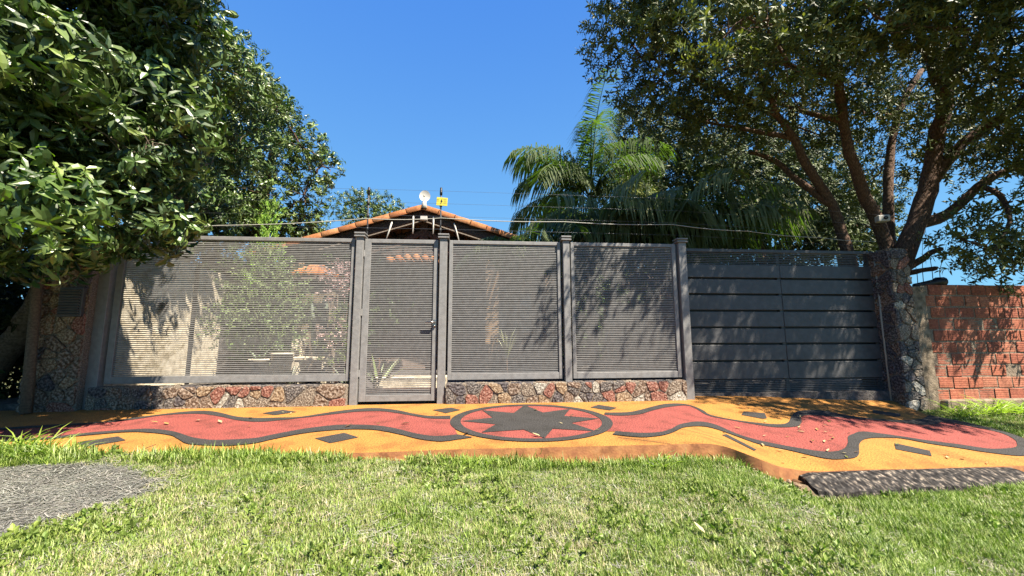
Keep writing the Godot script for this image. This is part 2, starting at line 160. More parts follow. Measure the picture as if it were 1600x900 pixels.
func obj(called: String, mesh, m, parent: Node = self) -> MeshInstance3D:   # the mesh is in world coordinates
	var o := MeshInstance3D.new()
	o.mesh = mesh.done() if mesh is MB else mesh
	o.material_override = m
	if parent == self:
		o.name = numbered(called); add_child(o)
	else:
		o.name = called; parent.add_child(o, true); o.position = -world_of(parent)
	return o

func piece(called: String, mesh: Mesh, m, parent: Node, xf: Transform3D) -> MeshInstance3D:
	var o := MeshInstance3D.new()
	o.mesh = mesh; o.material_override = m; o.name = called
	parent.add_child(o, true)
	o.transform = xf; o.position -= world_of(parent)
	return o

func structure(o): o.set_meta("kind", "structure"); return o
func stuff(o): o.set_meta("kind", "stuff"); return o

func rr(a: float, b: float) -> float: return rng.randf_range(a, b)
func rvec() -> Vector3: return Vector3(rng.randfn(), rng.randfn(), rng.randfn()).normalized()
func ss(a, b, x) -> float: return smoothstep(a, b, x)

# ---------------------------------------------------------------- materials
func noise_tex(freq: float, ramp: Array, octaves := 4, size := 512, kind := FastNoiseLite.TYPE_SIMPLEX_SMOOTH, sd := 1) -> NoiseTexture2D:
	var f := FastNoiseLite.new()
	f.noise_type = kind; f.frequency = freq; f.fractal_octaves = octaves; f.seed = sd
	var t := NoiseTexture2D.new()
	t.width = size; t.height = size; t.seamless = true; t.noise = f
	var g := Gradient.new()
	g.offsets = PackedFloat32Array(ramp.map(func(r): return r[0]))
	g.colors = PackedColorArray(ramp.map(func(r): return r[1]))
	t.color_ramp = g
	return t

func bump_tex(freq: float, strength: float, octaves := 4, kind := FastNoiseLite.TYPE_SIMPLEX_SMOOTH, sd := 2) -> NoiseTexture2D:
	var f := FastNoiseLite.new()
	f.noise_type = kind; f.frequency = freq; f.fractal_octaves = octaves; f.seed = sd
	var t := NoiseTexture2D.new()
	t.width = 512; t.height = 512; t.seamless = true; t.noise = f; t.as_normal_map = true; t.bump_strength = strength
	return t

var shared := {}
const K := 0.55   # base colours are kept low; the exposure is set for the shade
func base(c: Color, k := K) -> Color:
	var l := c.srgb_to_linear()
	return Color(l.r * k, l.g * k, l.b * k).linear_to_srgb()

func mat(ramp: Array, span: float, freq := 0.03, rough := 0.85, bump := "", bump_scale := 1.0, dirt := "", dirt_span := 2.5, oct := 4) -> StandardMaterial3D:
	var m := StandardMaterial3D.new()
	m.roughness = rough
	m.uv1_triplanar = true; m.uv1_world_triplanar = true; m.uv1_scale = Vector3.ONE / span
	m.albedo_texture = noise_tex(freq, ramp.map(func(r): return [r[0], base(r[1])]), oct, 512, FastNoiseLite.TYPE_SIMPLEX_SMOOTH, int(span * 100) + ramp.size())
	if bump:
		m.normal_enabled = true; m.normal_texture = shared[bump]; m.normal_scale = bump_scale
	if dirt:
		m.detail_enabled = true; m.detail_albedo = shared[dirt]; m.detail_blend_mode = BaseMaterial3D.BLEND_MODE_MUL
		m.detail_uv_layer = BaseMaterial3D.DETAIL_UV_2; m.uv2_triplanar = true; m.uv2_world_triplanar = true; m.uv2_scale = Vector3.ONE / dirt_span
	return m

func flat(c: Color, rough := 0.6, metal := 0.0) -> StandardMaterial3D:
	var m := StandardMaterial3D.new()
	m.albedo_color = base(c); m.roughness = rough; m.metallic = metal
	return m

func leaf_mat(rough := 0.42, back := Color(0.35, 0.5, 0.08)) -> StandardMaterial3D:
	var m := StandardMaterial3D.new()
	m.vertex_color_use_as_albedo = true
	m.roughness = rough
	m.cull_mode = BaseMaterial3D.CULL_DISABLED
	m.backlight_enabled = true; m.backlight = back
	return m

func C(r, g, b) -> Color: return Color(r, g, b)

func make_materials():
	shared.fine = bump_tex(0.09, 5.0, 4)
	shared.coarse = bump_tex(0.02, 8.0, 5)
	shared.dirt = noise_tex(0.012, [[0.0, C(0.62, 0.6, 0.56)], [0.45, C(0.92, 0.91, 0.9)], [1.0, C(1, 1, 1)]], 5)
	shared.soft_dirt = noise_tex(0.014, [[0.2, C(0.8, 0.785, 0.75)], [0.42, C(0.94, 0.935, 0.925)], [1.0, C(1, 1, 1)]], 6, 512, FastNoiseLite.TYPE_SIMPLEX_SMOOTH, 4)
	shared.faint = noise_tex(0.02, [[0.2, C(0.93, 0.925, 0.92)], [0.6, C(0.99, 0.99, 0.99)], [1.0, C(1, 1, 1)]], 6, 512, FastNoiseLite.TYPE_SIMPLEX_SMOOTH, 6)
	shared.blotch = noise_tex(0.02, [[0.25, C(0.5, 0.5, 0.5)], [0.5, C(0.95, 0.95, 0.95)], [0.8, C(1, 1, 1)]], 5, 512, FastNoiseLite.TYPE_SIMPLEX_SMOOTH, 9)
	M.orange = mat([[0.25, C(0.58, 0.37, 0.16)], [0.4, C(0.8, 0.545, 0.215)], [0.7, C(0.88, 0.615, 0.265)]], 1.4, 0.17, 0.9, "fine", 0.6, "soft_dirt", 3.1)
	M.face_orange = mat([[0.2, C(0.7, 0.45, 0.29)], [0.6, C(0.8, 0.55, 0.34)], [0.9, C(0.83, 0.6, 0.4)]], 1.3, 0.02, 0.9, "fine", 0.14, "soft_dirt", 1.3)
	M.sand = mat([[0.2, C(0.4, 0.33, 0.25)], [0.6, C(0.54, 0.46, 0.35)], [0.9, C(0.66, 0.58, 0.46)]], 0.7, 0.08, 0.95, "fine", 0.9)
	M.red = mat([[0.28, C(0.45, 0.19, 0.18)], [0.45, C(0.67, 0.3, 0.265)], [0.72, C(0.79, 0.42, 0.36)]], 1.3, 0.17, 0.9, "fine", 0.7, "soft_dirt", 2.7)
	M.dark = mat([[0.28, C(0.12, 0.115, 0.115)], [0.48, C(0.22, 0.212, 0.208)], [0.75, C(0.36, 0.35, 0.34)]], 1.2, 0.17, 0.9, "fine", 0.7, "soft_dirt", 2.2)
	M.fence = mat([[0.2, C(0.585, 0.585, 0.585)], [0.6, C(0.61, 0.607, 0.603)], [0.9, C(0.635, 0.63, 0.625)]], 1.7, 0.03, 0.45, "fine", 0.05, "faint", 0.9)
	M.gate = mat([[0.2, C(0.345, 0.346, 0.355)], [0.6, C(0.372, 0.373, 0.382)], [0.9, C(0.405, 0.405, 0.41)]], 1.9, 0.02, 0.45, "fine", 0.05, "faint", 1.0)
	M.black_metal = flat(C(0.09, 0.09, 0.1), 0.5)
	M.steel = flat(C(0.75, 0.74, 0.72), 0.25, 0.9)
	M.mortar = mat([[0.2, C(0.42, 0.38, 0.33)], [0.6, C(0.58, 0.53, 0.47)], [0.9, C(0.7, 0.65, 0.58)]], 0.6, 0.05, 0.95, "coarse", 1.0)
	M.stones = []   # seven kinds of stone
	for s in [[C(0.36, 0.3, 0.25), C(0.53, 0.46, 0.38), C(0.7, 0.64, 0.55)], [C(0.22, 0.2, 0.19), C(0.36, 0.33, 0.31), C(0.56, 0.52, 0.48)], [C(0.42, 0.22, 0.17), C(0.58, 0.33, 0.25), C(0.7, 0.5, 0.42)],
			[C(0.44, 0.34, 0.24), C(0.62, 0.5, 0.36), C(0.74, 0.65, 0.52)], [C(0.5, 0.47, 0.42), C(0.7, 0.67, 0.6), C(0.84, 0.82, 0.76)], [C(0.17, 0.15, 0.16), C(0.27, 0.24, 0.25), C(0.42, 0.39, 0.39)], [C(0.36, 0.27, 0.2), C(0.5, 0.4, 0.31), C(0.66, 0.58, 0.5)]]:
		M.stones.append(mat([[0.3, s[0]], [0.46, s[1].lightened(0.1)], [0.58, s[1].lightened(0.16)], [0.68, s[2].lightened(0.2)]], 0.42 + 0.03 * M.stones.size(), 0.03, 0.85, "coarse", 1.2))
	M.bricks = []
	for s in [[C(0.66, 0.29, 0.17), C(0.84, 0.42, 0.27)], [C(0.6, 0.25, 0.15), C(0.76, 0.35, 0.22)], [C(0.68, 0.34, 0.22), C(0.86, 0.48, 0.33)]]:
		M.bricks.append(mat([[0.25, s[0].lightened(0.15)], [0.6, s[1].lightened(0.16)], [0.85, s[1].lerp(C(0.75, 0.66, 0.56), 0.45)]], 0.7, 0.03, 0.92, "fine", 0.25, "soft_dirt", 1.1))
	M.brick_mortar = mat([[0.2, C(0.5, 0.43, 0.36)], [0.6, C(0.64, 0.56, 0.48)], [0.9, C(0.72, 0.65, 0.57)]], 0.6, 0.05, 0.95, "coarse", 0.9)
	M.cement = mat([[0.2, C(0.56, 0.5, 0.42)], [0.5, C(0.67, 0.6, 0.51)], [0.9, C(0.76, 0.69, 0.59)]], 1.1, 0.02, 0.95, "fine", 0.5, "dirt", 0.9)
	M.lid = mat([[0.28, C(0.3, 0.29, 0.285)], [0.45, C(0.44, 0.43, 0.425)], [0.62, C(0.54, 0.525, 0.515)], [0.78, C(0.72, 0.7, 0.68)]], 1.3, 0.13, 0.95, "fine", 1.2, "soft_dirt", 0.8)
	M.kerb = mat([[0.25, C(0.15, 0.145, 0.145)], [0.5, C(0.27, 0.26, 0.255)], [0.66, C(0.4, 0.385, 0.37)], [0.72, C(0.62, 0.56, 0.5)], [0.9, C(0.84, 0.8, 0.72)]], 1.4, 0.05, 0.92, "coarse", 0.7, "", 1.0, 6)
	M.kerb.metallic_specular = 0.2
	M.soil = mat([[0.2, C(0.28, 0.28, 0.11)], [0.45, C(0.4, 0.42, 0.17)], [0.65, C(0.48, 0.5, 0.22)], [0.88, C(0.58, 0.55, 0.33)]], 1.3, 0.06, 0.95, "fine", 1.5, "dirt", 2.0)
	M.yard = mat([[0.2, C(0.3, 0.29, 0.28)], [0.6, C(0.42, 0.4, 0.39)], [0.9, C(0.5, 0.48, 0.46)]], 1.5, 0.03, 0.9, "fine", 0.5)
	M.cream = mat([[0.2, C(0.98, 0.92, 0.81)], [0.6, C(1.06, 1.01, 0.91)], [0.9, C(1.1, 1.06, 0.97)]], 1.6, 0.02, 0.9, "fine", 0.2, "soft_dirt", 1.4)
	M.house_wall = mat([[0.2, C(0.55, 0.48, 0.44)], [0.8, C(0.66, 0.58, 0.53)]], 1.6, 0.02, 0.9, "fine", 0.2)
	M.tan = mat([[0.2, C(0.62, 0.5, 0.38)], [0.8, C(0.74, 0.61, 0.47)]], 1.6, 0.02, 0.9, "fine", 0.2)
	M.dark_wood = mat([[0.2, C(0.24, 0.17, 0.14)], [0.5, C(0.36, 0.27, 0.22)], [0.8, C(0.47, 0.37, 0.31)]], 0.8, 0.03, 0.8, "coarse", 0.5)
	M.pale_wood = mat([[0.2, C(0.45, 0.4, 0.35)], [0.8, C(0.66, 0.6, 0.54)]], 0.6, 0.04, 0.85, "coarse", 0.4)
	M.tile = []
	for s in [C(0.88, 0.57, 0.34), C(0.85, 0.53, 0.3), C(0.9, 0.62, 0.4)]:
		M.tile.append(mat([[0.2, s.darkened(0.12)], [0.5, s], [0.85, s.lightened(0.1)]], 0.8 + s.b, 0.03, 0.85, "fine", 0.2, "soft_dirt", 1.7))
	M.white = flat(C(0.88, 0.87, 0.84), 0.5)
	M.bark = mat([[0.2, C(0.25, 0.175, 0.13)], [0.5, C(0.42, 0.31, 0.24)], [0.8, C(0.58, 0.47, 0.38)]], 0.7, 0.04, 0.95, "coarse", 1.6)
	M.bark.uv1_scale = Vector3(2.2, 0.7, 2.2)
	M.pale_bark = mat([[0.2, C(0.34, 0.29, 0.24)], [0.5, C(0.5, 0.44, 0.37)], [0.8, C(0.62, 0.56, 0.48)]], 0.7, 0.03, 0.95, "coarse", 1.0)
	M.wood_post = mat([[0.2, C(0.4, 0.34, 0.28)], [0.8, C(0.56, 0.49, 0.4)]], 0.5, 0.03, 0.9, "coarse", 0.8)
	M.cable = flat(C(0.72, 0.72, 0.68), 0.6)
	M.wire = flat(C(0.5, 0.52, 0.55), 0.4, 0.6)
	M.yellow = flat(C(0.93, 0.87, 0.3), 0.5)
	M.leaf = leaf_mat(0.4)
	M.leaf_dull = leaf_mat(0.5, Color(0.34, 0.38, 0.1))
	M.leaf_dull.metallic_specular = 0.35
	M.palm = leaf_mat(0.55, Color(0.3, 0.42, 0.1))
	M.palm.metallic_specular = 0.2
	M.grass = leaf_mat(0.5, Color(0.6, 0.75, 0.2))
	M.terracotta = mat([[0.2, C(0.6, 0.38, 0.28)], [0.8, C(0.72, 0.5, 0.38)]], 0.6, 0.03, 0.9, "fine", 0.3)

# ---------------------------------------------------------------- ground heights
func pave_y(x: float, z: float) -> float:
	var k := maxf(0.0, z - 0.25)
	k = k * k / (k + 0.15)
	return -0.03 * z - ss(1.6, 2.5, x) * 0.11 * k - 0.17 * ss(3.0, 6.0, x) * (0.5 + 0.5 * clampf((z + 0.3) / 0.35, 0.0, 1.0))

var bumps := FastNoiseLite.new()
func lawn_y(x: float, z: float) -> float:
	var a := -0.07 - 0.138 * ss(-2.4, 0.9, x) - 0.18 * ss(1.75, 2.35, x) - 0.07 * (maxf(z, 2.0) - 2.0)
	var b := -0.22 - 0.09 * z
	var far := clampf(1.0 - (absf(x) + absf(z) - 9.0) / 6.0, 0.0, 1.0)
	return lerpf(-0.7, lerpf(a, b, ss(4.9, 6.1, x)) + bumps.get_noise_2d(x * 60.0, z * 60.0) * 0.025, far)

func smooth_line(p: Array, step := 0.05) -> PackedVector2Array:
	var out := PackedVector2Array()
	for i in range(p.size() - 1):
		var a: Vector2 = p[maxi(i - 1, 0)]; var b: Vector2 = p[i]; var c: Vector2 = p[i + 1]; var d: Vector2 = p[mini(i + 2, p.size() - 1)]
		var n := maxi(1, int(b.distance_to(c) / step))
		for k in n: out.append(b.cubic_interpolate(c, a, d, float(k) / n))
	out.append(p[-1])
	return out

func drape(mb: MB, poly: PackedVector2Array, lift: float, cell := 0.1):
	var lo := poly[0]; var hi := poly[0]
	for q in poly: lo = lo.min(q); hi = hi.max(q)
	for i in range(int(floor(lo.x / cell)), int(ceil(hi.x / cell))):
		for j in range(int(floor(lo.y / cell)), int(ceil(hi.y / cell))):
			var sq := PackedVector2Array([Vector2(i, j) * cell, Vector2(i + 1, j) * cell, Vector2(i + 1, j + 1) * cell, Vector2(i, j + 1) * cell])
			for g in Geometry2D.intersect_polygons(poly, sq):
				var t := Geometry2D.triangulate_polygon(g)
				for k in range(0, t.size(), 3):
					var v := []
					for e in 3:
						var q: Vector2 = g[t[k + e]]
						v.append(Vector3(q.x, pave_y(q.x, q.y) + lift, q.y))
					mb.face(v[0], v[1], v[2], Vector3.UP)

func band(a: Array, b: Array) -> PackedVector2Array:
	var p := smooth_line(a)
	var q := smooth_line(b)
	q.reverse()
	p.append_array(q)
	return p

# ---------------------------------------------------------------- stonework: a face of irregular stones, each its own piece
func cells(w: float, h: float, size: float, aspect := 1.25) -> Array:
	var seeds := []
	var ny := maxi(1, int(round(h / size)))
	for j in ny:
		var sx := size * aspect
		var nx := maxi(1, int(round(w / sx)))
		for i in nx:
			if ny > 1 and rng.randf() < 0.2: continue
			if rng.randf() < 0.25: seeds.append(Vector2((i + rr(0.0, 1.0)) * w / nx, (j + rr(0.0, 1.0)) * h / ny))
			seeds.append(Vector2((i + 0.5 + rr(-0.38, 0.38) + (0.25 if j % 2 else -0.25)) * w / nx, (j + 0.5 + rr(-0.36, 0.36)) * h / ny))
	var out := []
	for s in seeds:
		var poly := PackedVector2Array([Vector2(0, 0), Vector2(w, 0), Vector2(w, h), Vector2(0, h)])
		for o in seeds:
			if o == s or s.distance_to(o) > size * 4.0: continue
			var mid: Vector2 = (s + o) * 0.5
			var d: Vector2 = (o - s).normalized()
			var t := Vector2(-d.y, d.x)
			var half := PackedVector2Array([mid + t * 9.0, mid - t * 9.0, mid - t * 9.0 - d * 9.0, mid + t * 9.0 - d * 9.0])
			var r := Geometry2D.intersect_polygons(poly, half)
			poly = r[0] if r.size() else PackedVector2Array()
			if poly.is_empty(): break
		if poly.size() > 2: out.append(poly)
	return out

func stone_face(parent: Node, o: Vector3, u: Vector3, v: Vector3, nrm: Vector3, w: float, h: float, size: float, weights: Array, proud := 0.03, gap := 0.003):
	for poly in cells(w, h, size):
		var ins := Geometry2D.offset_polygon(poly, -gap, Geometry2D.JOIN_MITER)
		if ins.is_empty() or ins[0].size() < 3: continue
		var base_line: PackedVector2Array = ins[0]
		var c := Vector2.ZERO
		for q in base_line: c += q
		c /= base_line.size()
		var ring := PackedVector2Array()
		for i in base_line.size():   # corners cut and edges broken, so that the outline is rounded and uneven
			var a := base_line[i]; var b := base_line[(i + 1) % base_line.size()]
			var ln := a.distance_to(b)
			if ln < size * 0.12: ring.append(((a + b) * 0.5).lerp(c, rr(0.0, 0.05))); continue
			ring.append(a.lerp(b, rr(0.12, 0.22)).lerp(c, rr(0.0, 0.05)))
			if ln > size * 0.5: ring.append(((a + b) * 0.5).lerp(c, rr(-0.06, 0.05)))
			ring.append(a.lerp(b, rr(0.78, 0.88)).lerp(c, rr(0.0, 0.05)))
		if ring.size() < 3: continue
		var mb := MB.new()
		var p := rr(0.45, 1.0) * proud
		var low := PackedVector3Array(); var top := PackedVector3Array()
		for q in ring:
			low.append(o + u * q.x + v * q.y - nrm * 0.02)
			var e: Vector2 = q.lerp(c, rr(0.03, 0.16))
			top.append(o + u * e.x + v * e.y + nrm * p * rr(0.55, 1.1))
		var apex := o + u * (c.x + rr(-0.01, 0.01)) + v * (c.y + rr(-0.01, 0.01)) + nrm * p * rr(0.75, 1.2)
		for i in ring.size():
			var k := (i + 1) % ring.size()
			mb.quad(low[i], low[k], top[k], top[i], nrm + (u * (ring[i].x - c.x) + v * (ring[i].y - c.y)).normalized() * 2.0)
			mb.face(top[i], top[k], apex, nrm)
		obj("stone", mb, M.stones[weights[rng.randi() % weights.size()]], parent)

# ---------------------------------------------------------------- foliage
func add_leaf(mb: MB, xf: Transform3D, ln: float, wd: float, droop: float, fold: float):
	var z1 := -droop * ln * 0.12; var z2 := -droop * ln * 0.45; var z3 := -droop * ln
	var p := [Vector3(0, 0, 0), Vector3(0, 0.33 * ln, z1), Vector3(0, 0.7 * ln, z2), Vector3(0, ln, z3),
		Vector3(-wd * 0.5, 0.36 * ln, z1 + fold * wd), Vector3(wd * 0.5, 0.36 * ln, z1 + fold * wd), Vector3(-wd * 0.34, 0.72 * ln, z2 + fold * wd * 0.7), Vector3(wd * 0.34, 0.72 * ln, z2 + fold * wd * 0.7)]
	for i in 8: p[i] = xf * p[i]
	var o := xf.basis.z
	mb.face(p[0], p[4], p[1], o); mb.face(p[0], p[1], p[5], o)
	mb.quad(p[1], p[4], p[6], p[2], o); mb.quad(p[1], p[2], p[7], p[5], o)
	mb.face(p[2], p[6], p[3], o); mb.face(p[2], p[3], p[7], o)

func lean(axis: Vector3, up: Vector3) -> Basis:   # y along axis, z as near up as can be
	var y := axis.normalized()
	var x := y.cross(up)
	if x.length() < 0.01: x = y.cross(Vector3(1, 0.1, 0))
	x = x.normalized()
	return Basis(x, y, x.cross(y))

func sprig(n: int, twig: float, ln: float, wd: float, hang: float, droop: float) -> Dictionary:
	var leaves := []
	for i in n:
		var t := float(i) / (n - 1)
		var a := i * 2.4 + rr(-0.4, 0.4)
		var side := Vector3(cos(a), 0, sin(a))
		var dir := (side * lerpf(1.0, 0.5, t) + Vector3(0, lerpf(0.15, 0.9, t), 0)).normalized()
		dir = (dir + Vector3(0, -hang, 0)).normalized()
		leaves.append([Transform3D(lean(dir, Vector3(0, 1, 0) + side * 0.1 + rvec() * 0.35), Vector3(0, twig * (0.35 + 0.65 * t), 0)), ln * rr(0.75, 1.15), wd * rr(0.85, 1.15), droop * rr(0.3, 1.4)])
	var mb := MB.new()
	for l in leaves: add_leaf(mb, l[0], l[1], l[2], l[3], 0.16)
	mb.tube([Vector3.ZERO, Vector3(0, twig, 0)], [0.006, 0.003], 3, false)
	return {"mesh": mb.done(), "leaves": leaves, "ln": ln, "wd": wd}

func multi(called: String, mesh: Mesh, xfs: Array, cols: Array, m, parent: Node) -> MultiMeshInstance3D:
	var mm := MultiMesh.new()
	mm.transform_format = MultiMesh.TRANSFORM_3D
	mm.use_colors = true
	mm.mesh = mesh
	mm.instance_count = xfs.size()
	for i in xfs.size():
		mm.set_instance_transform(i, xfs[i]); mm.set_instance_color(i, cols[i])
	var o := MultiMeshInstance3D.new()
	o.multimesh = mm; o.material_override = m
	if parent == self: o.name = numbered(called); add_child(o)
	else: o.name = called; parent.add_child(o, true); o.position = -world_of(parent)
	stuff(o)
	return o

func shade(pal: Array) -> Color:
	var c: Color = pal[rng.randi() % pal.size()]
	var k := rr(0.72, 1.3) * 0.78
	return Color(c.r * k * rr(0.94, 1.06), c.g * k, c.b * k)

# blobs [x, y, z, r]; sprigs spread in them; the nearest leaves become single parts, the rest one part of kind stuff
func crown(tree: Node3D, blobs: Array, sprigs: Array, per: float, pal: Array, m, singles := 0, up_bias := 0.25, gap := -0.12, squash := 0.8):
	var nz := FastNoiseLite.new()
	nz.frequency = 0.75; nz.seed = rng.randi() % 1000; nz.fractal_octaves = 2
	var all := []
	for b in blobs:
		var c := Vector3(b[0], b[1], b[2])
		var cnt := int(per * pow(b[3], 2.2))
		for i in cnt:
			var d := rvec()
			var p: Vector3 = c + d * Vector3(1, squash, 1) * b[3] * pow(rng.randf(), 0.38) * rr(0.85, 1.12)
			if nz.get_noise_3dv(p * 1.6) < gap + rr(-0.12, 0.12): continue
			var ax := (d + Vector3(0, up_bias, 0) + rvec() * 0.75).normalized()
			var bs := lean(ax, rvec()).scaled(Vector3.ONE * rr(0.75, 1.25))
			all.append([Transform3D(bs, p), rng.randi() % sprigs.size(), p.distance_to(EYE)])
	if singles > 0:
		var near := all.filter(func(q): return absf(q[0].origin.x - EYE.x) < 1.3 * (EYE.z - q[0].origin.z) and (q[0].origin.y - EYE.y) < 0.9 * (EYE.z - q[0].origin.z))
		near.sort_custom(func(p, q): return p[2] < q[2])
		var left := singles
		var one := MB.new(); add_leaf(one, Transform3D(), 1.0, 0.3, 0.22, 0.16)
		var lm := one.done()
		var ms := []
		for c in 6:
			var k: StandardMaterial3D = m.duplicate()
			k.vertex_color_use_as_albedo = false; k.albedo_color = shade(pal).linear_to_srgb()
			ms.append(k)
		for q in near:
			var sp: Dictionary = sprigs[q[1]]
			if left < sp.leaves.size(): break
			for l in sp.leaves:
				var t: Transform3D = q[0] * l[0]
				t.basis = t.basis.scaled_local(Vector3(l[2] / 0.3, l[1], l[1]))
				piece("leaf", lm, ms[rng.randi() % 6], tree, t)
			left -= sp.leaves.size()
			q[1] = -1
	for v in sprigs.size():
		var xf := []; var cols := []
		for q in all:
			if q[1] == v: xf.append(q[0]); cols.append(shade(pal))
		if xf.size(): multi("foliage", sprigs[v].mesh, xf, cols, m, tree)
	return all.size()

func limb(tree: Node3D, called: String, pts: Array, r0: float, r1: float, m, sides := 9):
	var p := []; var r := []
	var n := (pts.size() - 1) * 3
	for i in n + 1:
		var t := float(i) / n * (pts.size() - 1)
		var k := mini(int(t), pts.size() - 2)
		var q: Vector3 = pts[k].cubic_interpolate(pts[k + 1], pts[maxi(k - 1, 0)], pts[mini(k + 2, pts.size() - 1)], t - k)
		p.append(q + rvec() * r0 * 0.1)
		r.append(lerpf(r0, r1, float(i) / n) * rr(0.92, 1.08))
	var mb := MB.new(true)
	mb.tube(p, r, sides)
	obj(called, mb, m, tree)
	return p

func twigs(tree: Node3D, nodes: Array, blobs: Array, m, r := 0.03, per := 5):
	var mb := MB.new(true)
	var reach := nodes.duplicate()
	var todo := blobs.duplicate()
	todo.sort_custom(func(a, b): return Vector3(a[0], a[1], a[2]).distance_to(nodes[0]) < Vector3(b[0], b[1], b[2]).distance_to(nodes[0]))
	for b in todo:
		var c := Vector3(b[0], b[1], b[2])
		var best: Vector3 = reach[0]
		for q in reach:
			if q.distance_to(c) < best.distance_to(c): best = q
		var mid := (best + c) * 0.5 + rvec() * 0.12 + Vector3(0, 0.08, 0)
		mb.tube([best, best.lerp(mid, 0.5) + rvec() * 0.05, mid, mid.lerp(c, 0.5) + rvec() * 0.05, c], [r, r * 0.85, r * 0.7, r * 0.55, r * 0.4], 5, false)
		reach.append(mid); reach.append(c)
		for i in per:
			var e := c + rvec() * float(b[3]) * rr(0.6, 0.95) * Vector3(1, 0.8, 1)
			var s := mid.lerp(c, rr(0.3, 1.0))
			mb.tube([s, (s + e) * 0.5 + rvec() * 0.06, e], [r * 0.4, r * 0.28, r * 0.12], 4, false)
	stuff(obj("twigs", mb, m, tree))

func frond(parent: Node3D, base: Vector3, az: float, rise: float, ln: float, arch: float, leaflet: float, hang: float, col: Color, count := 46, wide := 0.013):
	var mb := MB.new()
	var out := Vector3(cos(az), 0, sin(az))
	var pts := []
	var p := base
	var el := rise
	var n := 14
	for i in n + 1:
		pts.append(p)
		p += (out * cos(el) + Vector3.UP * sin(el)) * ln / n
		el -= arch / n * (0.5 + float(i) / n)
	var rad := []
	for i in n + 1: rad.append(lerpf(0.022, 0.004, float(i) / n))
	mb.tube(pts, rad, 4, false)
	var side := Vector3(-sin(az), 0, cos(az))
	for i in count:
		var t := lerpf(0.14, 1.0, float(i) / count)
		var k := mini(int(t * n), n - 1)
		var q: Vector3 = pts[k].lerp(pts[k + 1], t * n - k)
		var along: Vector3 = (pts[k + 1] - pts[k]).normalized()
		var l := leaflet * (0.45 + 0.75 * sin(PI * clampf(t * 0.88 + 0.08, 0, 1))) * rr(0.8, 1.15)
		for s in [-1.0, 1.0]:
			var d: Vector3 = (side * s * rr(0.75, 1.1) + along * rr(0.45, 0.8) + Vector3(0, rr(-0.25, 0.45) , 0)).normalized()
			var m1: Vector3 = q + d * l * 0.5 + Vector3(0, -hang * l * 0.14, 0)
			var d2 := (d + Vector3(0, -hang, 0)).normalized()
			var e: Vector3 = m1 + d2 * l * 0.55
			var w := Vector3.UP.cross(d).normalized() * wide + along * 0.004
			var o := Vector3.UP
			mb.quad(q - w * 0.5, q + w * 0.5, m1 + w, m1 - w, o)
			mb.face(m1 - w, m1 + w, e, o)
	var mt: StandardMaterial3D = M.palm.duplicate()
	mt.vertex_color_use_as_albedo = false; mt.albedo_color = col.linear_to_srgb()
	return obj("frond", mb, mt, parent)

# ================================================================ the scene
func _ready():
	rng.seed = 20240611
	# camera, sky, sun, exposure
	var cam := Camera3D.new()
	cam.name = "camera"
	cam.basis = Basis(Vector3.UP, -0.0846) * Basis(Vector3.RIGHT, 0.1276) * Basis(Vector3.BACK, -0.0033)
	cam.position = EYE; cam.fov = 71.06; cam.near = 0.05; cam.far = 900.0
	add_child(cam); cam.current = true
	var env := Environment.new()
	var sky := Sky.new()
	var sm := ProceduralSkyMaterial.new()
	sm.sky_top_color = Color(0.143, 0.294, 0.523); sm.sky_horizon_color = Color(0.336, 0.507, 0.592); sm.sky_curve = 0.3
	sm.ground_bottom_color = Color(0.182, 0.197, 0.143); sm.ground_horizon_color = Color(0.336, 0.375, 0.336)
	sky.sky_material = sm
	env.background_mode = Environment.BG_SKY; env.sky = sky
	env.tonemap_mode = Environment.TONE_MAPPER_LINEAR; env.tonemap_exposure = 3.5
	env.sdfgi_enabled = true; env.ssao_enabled = true; env.ssil_enabled = true
	var we := WorldEnvironment.new()
	we.name = "world_environment"; we.environment = env; add_child(we)
	var sun := DirectionalLight3D.new()
	sun.name = "sun"; sun.light_energy = 1.6; sun.light_color = Color(1.0, 0.955, 0.88); sun.light_angular_distance = 0.5; sun.shadow_enabled = true
	add_child(sun)
	sun.look_at_from_position(Vector3(0.5, 1.0, 0.5) * 20.0, Vector3.ZERO)
	bumps.frequency = 0.02; bumps.seed = 5
	make_materials()
	build_ground()
	build_fence()
	build_pillars_and_brick_wall()
	build_house()
	build_yard()
	build_trees()
	build_wires()
	build_grass()
	build_small_things()

